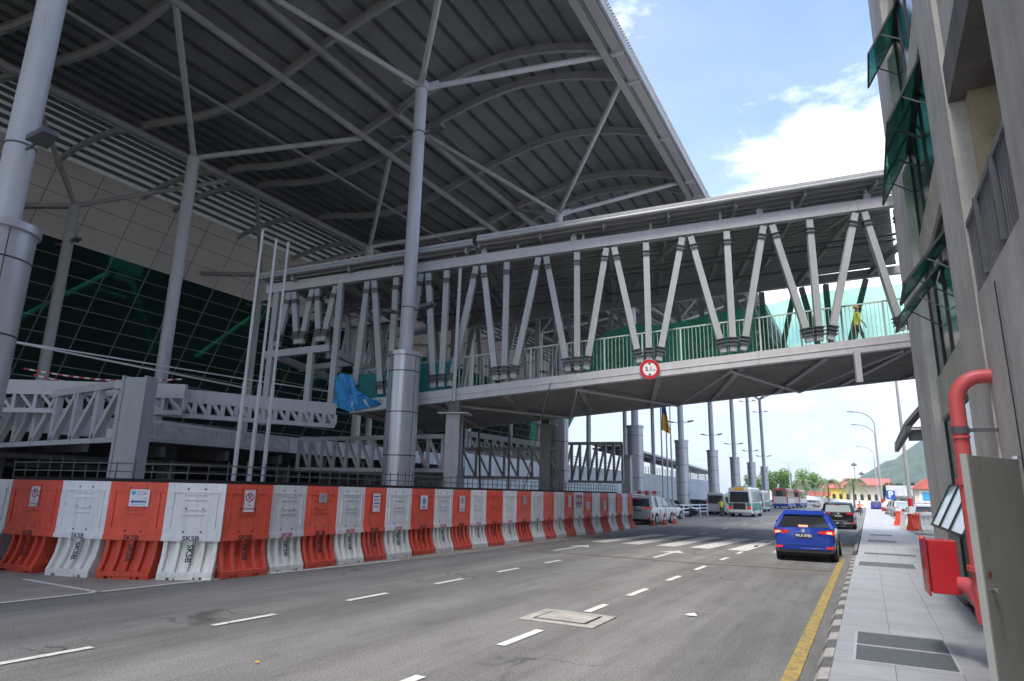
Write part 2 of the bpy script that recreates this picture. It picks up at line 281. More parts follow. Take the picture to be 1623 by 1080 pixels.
# ------------------------------------------------------------------ mesh helpers
class MB:
    def __init__(s): s.v=[]; s.f=[]; s.m=[]
    def add(s,vs,fs,mi=0):
        o=len(s.v); s.v+= [tuple(v) for v in vs]; s.f+=[tuple(i+o for i in f) for f in fs]; s.m+=[mi]*len(fs); return s
    def box(s,x0,x1,y0,y1,z0,z1,mi=0):
        if x0>x1:x0,x1=x1,x0
        if y0>y1:y0,y1=y1,y0
        if z0>z1:z0,z1=z1,z0
        return s.add([(x0,y0,z0),(x1,y0,z0),(x1,y1,z0),(x0,y1,z0),(x0,y0,z1),(x1,y0,z1),(x1,y1,z1),(x0,y1,z1)],
            [(0,3,2,1),(4,5,6,7),(0,1,5,4),(1,2,6,5),(2,3,7,6),(3,0,4,7)],mi)
    def beam(s,p,q,w,h,up=(0,0,1),mi=0):
        p=Vector(p);q=Vector(q);d=(q-p)
        if d.length<1e-6:return s
        d.normalize(); u=Vector(up); x=d.cross(u)
        if x.length<1e-3: x=d.cross(Vector((0,1,0)))
        x.normalize(); z=x.cross(d).normalized(); x*=w/2; z*=h/2
        vs=[p-x-z,p+x-z,p+x+z,p-x+z,q-x-z,q+x-z,q+x+z,q-x+z]
        return s.add(vs,[(0,1,2,3),(7,6,5,4),(0,4,5,1),(1,5,6,2),(2,6,7,3),(3,7,4,0)],mi)
    def ibeam(s,p,q,w,h,up=(0,0,1),t=.04,mi=0):
        p=Vector(p);q=Vector(q);d=(q-p).normalized();x=d.cross(Vector(up)).normalized();z=x.cross(d).normalized()
        s.beam(p+z*(h/2-t/2),q+z*(h/2-t/2),w,t,up,mi); s.beam(p-z*(h/2-t/2),q-z*(h/2-t/2),w,t,up,mi); s.beam(p,q,t,h-2*t,up,mi); return s
    def tube(s,pts,r,n=12,mi=0,cap=True):
        pts=[Vector(p) for p in pts]; rs=r if isinstance(r,(list,tuple)) else [r]*len(pts)
        rings=[];ref=None
        for i,p in enumerate(pts):
            d=(pts[min(i+1,len(pts)-1)]-pts[max(i-1,0)]).normalized()
            if ref is None:
                ref=d.cross(Vector((0,0,1)))
                if ref.length<1e-3: ref=Vector((1,0,0))
            a=(ref-d*ref.dot(d)).normalized(); ref=a; b=d.cross(a)
            rings.append([p+(a*math.cos(2*math.pi*k/n)+b*math.sin(2*math.pi*k/n))*rs[i] for k in range(n)])
        vs=[v for g in rings for v in g]; fs=[]
        for i in range(len(pts)-1):
            for k in range(n): fs.append((i*n+k,i*n+(k+1)%n,(i+1)*n+(k+1)%n,(i+1)*n+k))
        if cap: fs+= [tuple(reversed(range(n))),tuple((len(pts)-1)*n+k for k in range(n))]
        return s.add(vs,fs,mi)
    def cyl(s,x,y,z0,z1,r,n=20,mi=0): return s.tube([(x,y,z0),(x,y,z1)],r,n,mi)
    def quad(s,a,b,c,d,mi=0): return s.add([a,b,c,d],[(0,1,2,3)],mi)
    def slab(s,poly,off,mi=0):
        # extrude polygon (list of pts) by vector off
        n=len(poly); P=[Vector(p) for p in poly]; Q=[p+Vector(off) for p in P]
        fs=[tuple(reversed(range(n))),tuple(range(n,2*n))]+[(i,(i+1)%n,n+(i+1)%n,n+i) for i in range(n)]
        return s.add(P+Q,fs,mi)
    def loft(s,rings,mi=0,closed=True,caps=True):
        n=len(rings[0]); vs=[v for g in rings for v in g]; fs=[]
        for i in range(len(rings)-1):
            for k in range(n if closed else n-1): fs.append((i*n+k,i*n+(k+1)%n,(i+1)*n+(k+1)%n,(i+1)*n+k))
        if caps: fs+=[tuple(reversed(range(n))),tuple((len(rings)-1)*n+k for k in range(n))]
        return s.add(vs,fs,mi)
    def build(s,name,mats,parent=None,smooth=False,bevel=0,fix=True):
        me=bpy.data.meshes.new(name); me.from_pydata(s.v,[],s.f)
        if not isinstance(mats,(list,tuple)): mats=[mats]
        for x in mats: me.materials.append(M[x] if isinstance(x,str) else x)
        me.polygons.foreach_set('material_index',s.m)
        if fix:
            bm=bmesh.new(); bm.from_mesh(me); bmesh.ops.recalc_face_normals(bm,faces=bm.faces); bm.to_mesh(me); bm.free()
        if smooth:
            me.polygons.foreach_set('use_smooth',[True]*len(me.polygons))
            try: me.set_sharp_from_angle(angle=R(35))
            except Exception: pass
        o=bpy.data.objects.new(name,me); COL.objects.link(o)
        if parent: o.parent=parent
        if bevel:
            b=o.modifiers.new('bevel','BEVEL'); b.width=bevel; b.segments=2; b.limit_method='ANGLE'; b.angle_limit=R(40)
        return o
def tag(o,label=None,cat=None,group=None,kind=None):
    if label:o['label']=label
    if cat:o['category']=cat
    if group:o['group']=group
    if kind:o['kind']=kind
    return o
def thing(name,label,cat,loc=(0,0,0),rz=0,group=None):
    o=bpy.data.objects.new(name,None); COL.objects.link(o); o.location=loc; o.rotation_euler=(0,0,rz); o.empty_display_size=.3
    return tag(o,label,cat,group)
def dup(o,parent=None):
    c=o.copy(); COL.objects.link(c); c.parent=parent
    for k in ('label','category') :
        pass
    for ch in list(o.children): dup(ch,c)
    return c
def struct(name,mb,mats,**k): return tag(mb.build(name,mats,**k),kind='structure')
_tc={}
def text_mb(mb,txt,size,place,mi=0,depth=.002):
    # place: function (x,y)->Vector ; text flat outlines triangulated
    if txt not in _tc:
        cu=bpy.data.curves.new('t','FONT'); cu.body=txt; cu.size=1; cu.align_x='CENTER'; cu.align_y='CENTER'; cu.resolution_u=3; cu.offset=.022
        ob=bpy.data.objects.new('t',cu); COL.objects.link(ob); dg=bpy.context.evaluated_depsgraph_get(); dg.update()
        me=bpy.data.meshes.new_from_object(ob.evaluated_get(dg)); _tc[txt]=([tuple(v.co) for v in me.vertices],[tuple(p.vertices) for p in me.polygons])
        bpy.data.objects.remove(ob); bpy.data.curves.remove(cu); bpy.data.meshes.remove(me)
    vs,fs=_tc[txt]
    mb.add([place(v[0]*size,v[1]*size) for v in vs],fs,mi)
    return mb
def interp(x,pts):
    if x<=pts[0][0]: return pts[0][1]
    for (a,b),(c,d) in zip(pts,pts[1:]):
        if x<=c: return b+(d-b)*(x-a)/(c-a)
    return pts[-1][1]
ORD=['','first','second','third','fourth','fifth','sixth','seventh','eighth','ninth','tenth','eleventh','twelfth','thirteenth','fourteenth','fifteenth','sixteenth','seventeenth','eighteenth','nineteenth','twentieth','twenty-first','twenty-second','twenty-third','twenty-fourth','twenty-fifth','twenty-sixth','twenty-seventh','twenty-eighth','twenty-ninth','thirtieth']

# ------------------------------------------------------------------ ground
g=MB(); g.quad((-1600,-300,-.02),(1600,-300,-.02),(1600,2200,-.02),(-1600,2200,-.02)); struct('ground',g,'ground',fix=False)
g=MB(); g.quad((-90,-30,0),(-.6,-30,0),(-.6,190,0),(-90,190,0)); g.quad((-.6,24,0),(3,24,0),(3,190,0),(-.6,190,0)); g.quad((3,40,0),(40,40,0),(40,190,0),(3,190,0)); struct('road',g,'asphalt',fix=False)
g=MB(); g.slab([(-40,-10,.004),(-12.1,-10,.004),(-12.02,5.5,.004),(-11.65,10.5,.004),(-11.0,16.5,.004),(-10.9,38,.004),(-11.1,62,.004),(-40,62,.004)],(0,0,.004)); struct('concrete_strip',g,'skirt')
g=MB()
def strip(mb,pts,w,z=.012,mi=0):
    for (a,b),(c,d) in zip(pts,pts[1:]):
        v=Vector((c-a,d-b,0)); n=Vector((-v.y,v.x,0)).normalized()*w/2
        A=Vector((a,b,z));B=Vector((c,d,z)); mb.quad(A-n,B-n,B+n,A+n,mi)
for y0,y1 in [(-1,.6),(1.4,2.3),(3.6,4.79),(6.34,7.37),(8.9,9.93),(11.44,12.47),(13.95,15.0),(16.5,17.5)]:
    strip(g,[(-8.3+.045*y0 if y0<8 else -7.95+.012*(y0-8),y0),(-8.3+.045*y1 if y1<8 else -7.95+.012*(y1-8),y1)],.12)
for y0,y1 in [(2.2,3.3),(4.8,5.9),(7.53,8.64),(10.33,11.18),(12.38,13.49),(15.03,16.05),(17.6,18.73),(20.77,21.81),(23.4,24.4),(27,28),(30,31),(34,35.2),(38,39.4),(43,44.5),(48,49.6),(54,56)]:
    strip(g,[(-4.26+.01*y0,y0),(-4.26+.01*y1,y1)],.13)
for y in (29,34,40,47,55): strip(g,[(-7.6,y),(-7.6,y+1.5)],.12)
struct('lane_markings',g,'white_line',fix=False)
g=MB(); strip(g,[(-12.4,1.0),(-12.06,5.6),(-11.9,8.6),(-11.6,11.2),(-11.25,14.6)],.1); strip(g,[(-14.6,7.12),(-11.95,7.05)],.1); struct('edge_line',g,'white_line',fix=False)
g=MB()
for x0,x1,x2,x3 in [(-9.85,-9.18,-9.30,-8.58),(-8.55,-7.83,-8.15,-7.43),(-7.20,-6.48,-6.85,-6.13),(-5.95,-5.23,-5.50,-4.78),(-4.60,-3.93,-4.25,-3.58),(-3.10,-2.38,-2.90,-2.18),(-2.00,-1.28,-1.90,-1.18)]:
    g.quad((x0,24.8,.012),(x1,24.8,.012),(x3,31.8,.012),(x2,31.8,.012))
struct('zebra_crossing',g,'faded_line',fix=False)
g=MB(); strip(g,[(-.9,-5),(-.9,24)],.16); struct('kerbside_yellow_line',g,'yellow_line',fix=False)
g=MB(); strip(g,[(-10.3,19.75),(-7.5,19.62),(-4.7,19.45),(-1.0,19.85)],.2,.010); struct('faded_cross_line',g,'pale_yellow',fix=False)
g=MB()
for cx in (-9.25,-5.9):
    g.add([(cx-.08,20.1,.012),(cx+.08,20.1,.012),(cx+.08,22.2,.012),(cx-.08,22.2,.012)],[(0,1,2,3)])
    g.add([(cx-.42,22.2,.012),(cx+.42,22.2,.012),(cx,23.2,.012)],[(0,1,2)])
struct('lane_arrows',g,'faded_line',fix=False)
# faded old arrows/patches on the asphalt and a scrap of litter
g=MB(); g.quad((-4.8,9.2,.010),(-3.6,9.16,.010),(-3.6,10.14,.010),(-4.8,10.18,.010)); 
mh=thing('manhole_cover','square pale concrete manhole cover set in the middle of the road','manhole',(-4.2,9.67,0))
mb=MB(); mb.box(-.6,.6,-.5,.5,.006,.018); mb.build('surround','mh',mh)
mb=MB()
for a,b,c,d in [(-.43,.43,-.35,-.31),(-.43,.43,.31,.35),(-.43,-.39,-.31,.31),(.39,.43,-.31,.31)]: mb.box(a,b,c,d,.0185,.022)
mb.build('lid_gap','joint',mh)
mb=MB(); mb.box(-.39,.39,-.31,.31,.0185,.026); mb.build('lid','mh',mh)
mb=MB(); mb.add([(0,0,.02),(.03,.015,.03),(.06,.0,.02),(.03,-.03,.018),(0,-.012,.026)],[(0,1,2,3,4)]); o=mb.build('litter','yellowp'); o.location=(-6.0,5.35,0); tag(o,'small yellow scrap of litter lying on the near road','litter')
mb=MB(); mb.add([(0,0,.02),(.14,.05,.05),(.2,.0,.02),(.1,-.08,.02)],[(0,1,2,3)]); o=mb.build('litter','white_p'); o.location=(-2.75,11.0,0); tag(o,'crumpled white paper scrap on the road near the kerb','litter')

# pavement, kerb
g=MB(); g.box(-.5,1.28,-8,24,.0,.15); g.box(-.46,2.0,24.0,190,.0,.148); g.box(2.0,6,24,40,0,.144); struct('pavement',g,'tiles')
g=MB()
y=-6; k=0
while y<120:
    L=.52 if y<30 else 1.0
    pr=[(-.66,0),(-.66,.05),(-.6,.14),(-.5,.158),(-.5,0)]
    if not (23.5<y<25.5):
        j=random.uniform(-.006,.006)
        g.slab([(x+j,y+.008,z+j*.4) for x,z in pr],(0,L-.016,0),k%2)
    y+=L; k+=1
struct('kerb',g,['kerb_w','kerb_k'])
for i,(x0,x1,y0,y1,lab) in enumerate([(-.31,.70,8.5,10.35,'large double steel floor grating nearest the camera on the tiled pavement'),(-.41,.96,20.2,21.6,'long steel drain grating crossing the pavement beyond the red box'),(-.3,1.2,24.6,25.3,'thin steel drain grating just past the red hydrant box line'),(-.2,.9,32.0,33.2,'farther drain grating where the pavement meets the kerb cut'),(-.1,.9,37.5,38.6,'farthest drain grating on the pavement')]):
    t=thing('drain_grating',lab,'grating',((x0+x1)/2,(y0+y1)/2,.15),0,'steel gratings in the pavement')
    w=(x1-x0)/2; l=(y1-y0)/2
    mb=MB(); mb.box(-w,w,-l,-l+.03,.002,.012); mb.box(-w,w,l-.03,l,.002,.012); mb.box(-w,-w+.03,-l+.03,l-.03,.002,.012); mb.box(w-.03,w,-l+.03,l-.03,.002,.012)
    if i==0: mb.box(-w+.03,w-.03,-.02,.02,.002,.014)
    mb.build('frame','steel_l',t)
    mb=MB(); mb.box(-w+.03,w-.03,-l+.03,l-.03,.001,.003,1)
    n=int((2*l-.06)/.04)
    for q in range(n):
        yy=-l+.04+q*.04
        if i==0 and abs(yy)<.05: continue
        mb.box(-w+.03,w-.03,yy,yy+.018,.004,.01)
    mb.build('bars',['grate','joint'],t)

# ------------------------------------------------------------------ canopy roof
PROF=[(-60,21),(-37.2,22.9),(-35.5,22.75),(-33.6,22.3),(-31.5,21.95),(-29.5,21.8),(-27,22.0),(-24.5,22.55),(-22.1,23.4),(-19.7,23.95),(-17.5,24.4),(-15.2,24.5),(-12.6,24.1),(-11,23.6),(-9.3,22.95),(-7,22.0)]
LOW=[(-50,21.6),(-48,22.4),(-46.5,22.95),(-45,23.25),(-42.5,23.55),(-40.2,23.45),(-38.3,23.1),(-36.8,22.6)]
YK=[5.2+14.72*k for k in range(-4,9)]
Y0R,Y1R=-62,132  # roof carried far back behind the camera, unseen, to block light
roof=thing('canopy_roof','vast grey curved steel canopy roof with ribs over the terminal forecourt','roof',(0,0,0))
RIB=[]
for y in YK:
    for d in (-6.1,0,6.1): RIB.append(y+d)
def profpts(P,x0,x1,n): return [(x0+(x1-x0)*i/n,interp(x0+(x1-x0)*i/n,P)) for i in range(n+1)]
def smoothz(P,x): return sum(interp(x+d,P) for d in (-1.2,-.6,0,.6,1.2))/5
pr=[(x,smoothz(PROF,x)) for x in [ -37.9+ (29.5*i/40) for i in range(41)]]
mb=MB(); rg=[]
n=len(pr)
vs=[]
for Y in (Y0R,Y1R):
    for x,z in pr: vs.append((x,Y,z+.62))
    for x,z in pr: vs.append((x,Y,z+.72))
fs=[]
for i in range(n-1):
    fs.append((i,i+1,2*n+i+1,2*n+i)); fs.append((n+i,3*n+i,3*n+i+1,n+i+1))
fs+=[(0,2*n,3*n,n),(n-1,2*n-1,4*n-1,3*n-1)]
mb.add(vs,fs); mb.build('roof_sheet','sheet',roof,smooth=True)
def arc(P,x0,x1,n,dz=0): return [(x0+(x1-x0)*i/n,smoothz(P,x0+(x1-x0)*i/n)+dz) for i in range(n+1)]
for y in RIB:
    if y<Y0R+1 or y>Y1R-1: continue
    mb=MB(); a=arc(PROF,-37,-8.9,36)
    for off,hh,w in ((0,.05,.22),(.4,.05,.22)):
        rings=[[(x,y-w/2,z+off),(x,y+w/2,z+off),(x,y+w/2,z+off+hh),(x,y-w/2,z+off+hh)] for x,z in a]; mb.loft(rings)
    rings=[[(x,y-.03,z+.045),(x,y+.03,z+.045),(x,y+.03,z+.405),(x,y-.03,z+.405)] for x,z in a]; mb.loft(rings)
    mb.build('rib','rib',roof)
mb=MB(); i=0
xs=[]; x=-36.5
while x<-9.5: xs.append(x); x+=1.22
for x in xs:
    z=smoothz(PROF,x)+.53; mb=MB(); mb.beam((x,Y0R,z),(x,Y1R,z),.12,.17); mb.build('purlin','purlin',roof)
for x,r,dz in ((-22.1,.2,-.2),(-24.6,.2,-.2),(-36.85,.24,-.28)):
    z=smoothz(PROF,x)+dz; mb=MB(); mb.tube([(x,Y0R,z),(x,Y1R,z)],r,10); mb.build('longitudinal_beam','rib',roof,smooth=True)
mb=MB(); mb.ibeam((-9.25,Y0R,22.72),(-9.25,Y1R,22.72),.35,.5); mb.build('edge_beam','steel',roof)
mb=MB(); mb.beam((-28.3,Y0R,21.5),(-28.3,Y1R,21.5),.14,.06); mb.beam((-28.1,Y0R,21.3),(-28.1,Y1R,21.3),.04,.04); mb.build('cable_tray','steel',roof)
# eave: overhanging deck edge, fascia and small brackets
mb=MB(); mb.beam((-8.35,Y0R,23.0),(-8.35,Y1R,23.0),.12,.5); mb.beam((-8.7,Y0R,22.75),(-8.7,Y1R,22.75),.5,.05); mb.build('eave_gutter','steel',roof)
mb=MB()
y=Y0R+.3
while y<Y1R:
    mb.box(-8.62,-8.5,y,y+.05,22.9,23.25); y+=.6
mb.build('eave_brackets','steel_l',roof)
mb=MB(); y=Y0R
poly=[(-8.34,Y0R,23.55)]
zz=[]
k=0
while y<Y1R:
    mb.box(-8.5,-8.22,y,y+.11,23.26,23.34); y+=.22
mb.build('eave_corrugation','rib',roof)
for y in RIB:
    if y<Y0R+1 or y>Y1R-1: continue
    mb=MB(); mb.box(-9.05,-8.45,y-.12,y+.12,22.62,22.9); mb.build('eave_bracket','steel_l',roof)
# lower, paler roof next to the facade
lr=thing('facade_side_roof','paler striped roof strip between the big canopy and the leaning glass facade','roof',(0,0,0))
a=arc(LOW,-48,-37.35,24)
mb=MB(); vs=[];n=len(a)
for Y in (Y0R,Y1R-8):
    for x,z in a: vs.append((x,Y,z+.62))
    for x,z in a: vs.append((x,Y,z+.7))
fs=[]
for i in range(n-1):
    fs.append((i,i+1,2*n+i+1,2*n+i)); fs.append((n+i,3*n+i,3*n+i+1,n+i+1))
fs+=[(0,2*n,3*n,n),(n-1,2*n-1,4*n-1,3*n-1)]
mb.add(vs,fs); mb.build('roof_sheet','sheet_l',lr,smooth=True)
for y in RIB:
    if y<Y0R+1 or y>Y1R-9: continue
    mb=MB(); rings=[[(x,y-.12,z),(x,y+.12,z),(x,y+.12,z+.35),(x,y-.12,z+.35)] for x,z in a]; mb.loft(rings); mb.build('rib','rib',lr)
x=-47.4
while x<-37.3:
    z=smoothz(LOW,x)+.46; mb=MB(); mb.beam((x,Y0R,z),(x,Y1R-8,z),.14,.24); mb.build('purlin','steel_d',lr); x+=.9

# ------------------------------------------------------------------ canopy columns
def floodlight_mb(sx):
    mb=MB(); mb.box(sx*.42,sx*.5,-.03,.03,-.03,.03); mb.beam((sx*.3,0,0),(sx*.85,0,.06),.05,.05)
    mb.slab([(sx*.7,-.22,.0),(sx*1.25,-.16,.10),(sx*1.25,.16,.10),(sx*.7,.22,.0)],(0,0,.12)); return mb
def row_a(k,y,proto=None):
    labels={0:'nearest tall canopy column with aluminium sleeve at the left edge of the view',1:'tall canopy column whose fat aluminium sleeve stands in front of the footbridge left part'}
    lab=labels.get(k,'sleeved canopy column beyond the footbridge, %s of the kerbside row from the camera'%ORD[k+1])
    if k<0: return
    if proto is None:
        t=thing('canopy_column',lab,'column',(-15.72,y,0),0,'sleeved canopy columns along the kerb')
        mb=MB(); mb.cyl(0,0,0.01,7.0,.62,32); mb.build('sleeve','clad',t,smooth=True)
        mb=MB(); mb.tube([(0,0,7.0),(0,0,7.16)],[.69,.69],32); mb.build('sleeve_cap','clad',t,smooth=True)
        for z in (1.9,3.1,4.75,6.35):
            mb=MB(); mb.cyl(0,0,z,z+.035,.626,32); mb.build('sleeve_joint','joint',t)
        mb=MB()
        for aa in (-100,80,170,-10): mb.box(math.cos(R(aa))*.619-.008,math.cos(R(aa))*.619+.008,math.sin(R(aa))*.619-.008,math.sin(R(aa))*.619+.008,.02,6.99)
        mb.build('sleeve_seam','joint',t)
        mb=MB(); mb.tube([(0,0,7.1),(0,0,12),(0,0,19.15)],[.285,.28,.26],24); mb.build('shaft','column',t,smooth=True)
        mb=MB(); mb.cyl(0,0,16.9,16.94,.29,24); mb.cyl(0,0,9.0,9.04,.30,24); mb.build('shaft_ring','steel_d',t)
        for sx,ex,ez in ((1,-9.5,22.8),(-1,-22.1,23.3)):
            for sy in (-6.1,6.1):
                mb=MB(); mb.tube([(0.05*sx,sy*.02,19.2),((ex+15.72),sy,ez)],[.125,.15],14); mb.build('strut','column',t,smooth=True)
        mb=MB(); mb.cyl(0,0,19.05,19.4,.3,20)
        for sx in (1,-1):
            for sy in (1,-1): mb.beam((0,0,19.1),(sx*.6,sy*.5,19.5),.05,.35)
        mb.build('node_plate','column',t)
        for z in (16.8,8.9):
            for sx in (1,-1):
                m2=floodlight_mb(sx); o=m2.build('floodlight','steel_d',t); o.location=(0,0,z)
        return t
    t=dup(proto); t.location=(-15.72,y,0); t['label']=lab; return t
pa=None
for k in range(0,9):
    y=5.2+14.72*k; t=row_a(k,y if k else 6.0,pa); pa=pa or t
def inner(kind,k,y,proto=None):
    X,top=((-31.35,19.6) if kind=='B' else (-43.0,19.1))
    nm={'B':'inner canopy column rising from the raised deck','C':'canopy column close to the leaning glass facade'}[kind]
    lab='%s, %s of its row from the camera'%(nm,ORD[k+1])
    if proto is None:
        t=thing('canopy_column',lab,'column',(X,y,4.45),0,'inner canopy columns' if kind=='B' else 'facade side canopy columns')
        h=top-4.45
        mb=MB(); mb.cyl(0,0,0,h,.31,18); mb.build('shaft','column' if kind=='B' else 'steel',t,smooth=True)
        ex=-24.7 if kind=='B' else -36.85
        for sy in (-6.1,6.1):
            mb=MB(); mb.tube([(0,0,h),(ex-X,sy,(22.35 if kind=='B' else 22.3)-4.45)],.15,12); mb.build('strut','column' if kind=='B' else 'rib',t,smooth=True)
        if kind=='C':
            mb=MB(); mb.beam((0,0,h),(-5.2,-1.8,h+.3),.3,.3); mb.build('wall_strut','rib',t)
            for sx in (1,-1):
                m2=floodlight_mb(sx); o=m2.build('floodlight','steel_d',t); o.location=(0,0,h-2.6)
        return t
    t=dup(proto); t.location=(X,y,4.45); t['label']=lab; return t
for kind in 'BC':
    p=None
    for k in range(0,8):
        t=inner(kind,k,5.2+14.72*k,p); p=p or t

# ------------------------------------------------------------------ terminal building
tb=thing('terminal_building','terminal building with outward leaning dark green glass facade under the canopy','building',(-53,40,0))
tb.location=(0,0,0)
def fx(z): return -59.1+.55*z
FY0,FY1=-14.0,118.0
mb=MB(); z0,z1=4.9,18.62; mb.slab([(fx(z0),FY0,z0),(fx(z0),FY1,z0),(fx(z1),FY1,z1),(fx(z1),FY0,z1)],(-.04,0,.02)); mb.build('facade_glass','glass_d',tb)
mb=MB(); z0,z1=18.62,23.4; mb.slab([(fx(z0)+.02,FY0,z0),(fx(z0)+.02,FY1,z0),(fx(z1)+.02,FY1,z1),(fx(z1)+.02,FY0,z1)],(-.3,0,.1)); mb.build('upper_cladding','clad_w',tb)
mb=MB(); y=20.0-2.92*11
while y<FY1:
    mb.beam((fx(4.9)+.05,y,4.9),(fx(18.62)+.05,y,18.62),.055,.1,up=(1,0,0)); y+=2.92
mb.build('mullions','mullion',tb)
mb=MB(); z=18.62-1.02
while z>5: mb.beam((fx(z)+.05,FY0,z),(fx(z)+.05,FY1,z),.05,.05); z-=1.02
mb.build('transoms','mullion',tb)
mb=MB(); y=20.0-2.92*11
while y<FY1:
    mb.beam((fx(18.62)+.03,y,18.64),(fx(23.3)+.03,y,23.3),.035,.012,up=(1,0,0)); y+=2.92
for z in (19.95,21.25,22.5): mb.beam((fx(z)+.03,FY0,z),(fx(z)+.03,FY1,z),.012,.03)
mb.build('cladding_joints','joint',tb)
# green steel braces standing inside the glass hall
for k in range(-2,6):
    yc=30.0+14.72*k
    mb=MB()
    mb.box(-54.6,-54.0,yc-1.4,yc+1.2,19.4,21.2); mb.box(-54.6,-54.1,yc-.9,yc+.7,18.6,19.4)
    mb.tube([(-54.3,yc-1.4,18.9),(-54.3,yc-7.2,13.4)],.27,8); mb.tube([(-54.2,yc+.5,18.8),(-54.2,yc+2.6,14.8),(-54.2,yc+3.5,12.8)],.25,8); mb.tube([(-54.3,yc-2,17.3),(-54.3,yc+.2,17.2)],.24,8)
    mb.build('hall_brace','brace',tb,smooth=True)
mb=MB(); mb.box(-75,-74,FY0,FY1,4.4,22.7); mb.box(-75,fx(5),FY0,FY1,4.3,4.5); mb.box(-75,-57.5,FY0,FY1,22.6,22.8); mb.box(-75,-60,FY1,FY1+.3,0,22); mb.box(-75,-48,FY0-.3,FY0,0,22); mb.build('hall_shell','hall',tb)  # ceiling stops short: unseen slot added to let sky light into the hall
# raised departures deck
dk=thing('departures_deck','raised concrete departures deck in front of the glass facade','deck',(0,0,0))
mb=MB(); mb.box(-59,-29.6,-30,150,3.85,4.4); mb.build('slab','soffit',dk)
mb=MB(); mb.box(-29.6,-29.35,46,150,.0,5.0); mb.build('parapet_wall','wall_l',dk)
mb=MB(); mb.box(-29.6,-29.4,-30,46,3.8,4.7); mb.build('fascia','wall_l',dk)
mb=MB(); mb.box(-56.9,-56.4,-30,150,4.4,6.3); mb.build('kerb_wall','wall_l',dk)
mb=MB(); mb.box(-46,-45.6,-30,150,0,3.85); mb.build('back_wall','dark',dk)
mb=MB(); mb.box(-50,-29.6,46.0,46.3,0,3.85); mb.build('end_wall','wall_l',dk)
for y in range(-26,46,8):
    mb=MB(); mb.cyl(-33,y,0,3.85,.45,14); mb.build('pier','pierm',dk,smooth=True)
mb=MB(); y=46
while y<150:
    mb.box(-29.5,-29.42,y,y+.06,5.0,6.0); y+=1.6
for z in (5.35,5.7,6.0): mb.beam((-29.46,46,z),(-29.46,150,z),.05,.05)
mb.build('railing','steel',dk)
# services and beams under the deck
mb=MB()
for i in range(18):
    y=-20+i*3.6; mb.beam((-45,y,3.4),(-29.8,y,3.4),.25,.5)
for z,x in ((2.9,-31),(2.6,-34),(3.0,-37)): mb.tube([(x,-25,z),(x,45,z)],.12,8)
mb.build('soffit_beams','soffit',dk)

# walkway canopy far along the deck
wc=thing('walkway_canopy','low pale roofed walkway running along the far deck','canopy',(0,0,0))
mb=MB(); mb.slab([(-36,92,8.9),(-31.5,92,8.7),(-31.5,160,7.2),(-36,160,7.4)],(0,0,.35)); mb.build('roof','white_p',wc)
mb=MB(); mb.slab([(-36,92,8.3),(-31.6,92,8.1),(-31.6,160,6.8),(-36,160,7.0)],(0,0,.3)); mb.build('underframe','steel_d',wc)
for y in range(94,160,7):
    mb=MB(); mb.box(-31.9,-31.7,y,y+.2,4.4,interp(y,[(92,8.2),(160,6.8)])); mb.build('post','steel',wc)

# ------------------------------------------------------------------ footbridge
T=.33; C=math.cos(math.atan(T)); S=math.sin(math.atan(T))
def br(s,o,z): return Vector((1.86+C*s-S*o,27+S*s+C*o,z))
U=Vector((C,S,0)); NV=Vector((-S,C,0))
zt=lambda s:13.1+.1025*s
zb=lambda s:7.58+.113*s
W=9.4
TOP=[2.3,-1.22,-4.63,-7.76,-10.8,-13.6,-16.26,-18.67,-21.1,-22.6,-23.7,-24.8]
BOT=[0.15,-3.07,-6.2,-9.36,-12.16,-15.1,-17.7,-19.95]
fb=thing('covered_footbridge','grey steel truss footbridge with a sloping roof crossing above the road','footbridge',(0,0,0))
def seg(mb,p,q,w=.24):
    p=Vector(p);q=Vector(q); d=(q-p).normalized()
    mb.beam(p+d*.2,q-d*.15,w,w,up=NV)
def collars(p,q,w=.24,both=True):
    p=Vector(p);q=Vector(q);d=(q-p).normalized(); mb=MB()
    mb.beam(p+d*.42,p+d*.73,w+.03,w+.03,up=NV)
    for a in (.42,.56,.7):
        mb.beam(p+d*a,p+d*(a+.03),w+.13,w+.13,up=NV)
    mb.build('bolted_collar','steel_d',fb)
    if not both: return
    mb=MB(); mb.beam(q-d*.69,q-d*.5,w+.03,w+.03,up=NV)
    for a in (.5,.66): mb.beam(q-d*(a+.03),q-d*a,w+.1,w+.1,up=NV)
    mb.build('bolted_collar','steel_d',fb)
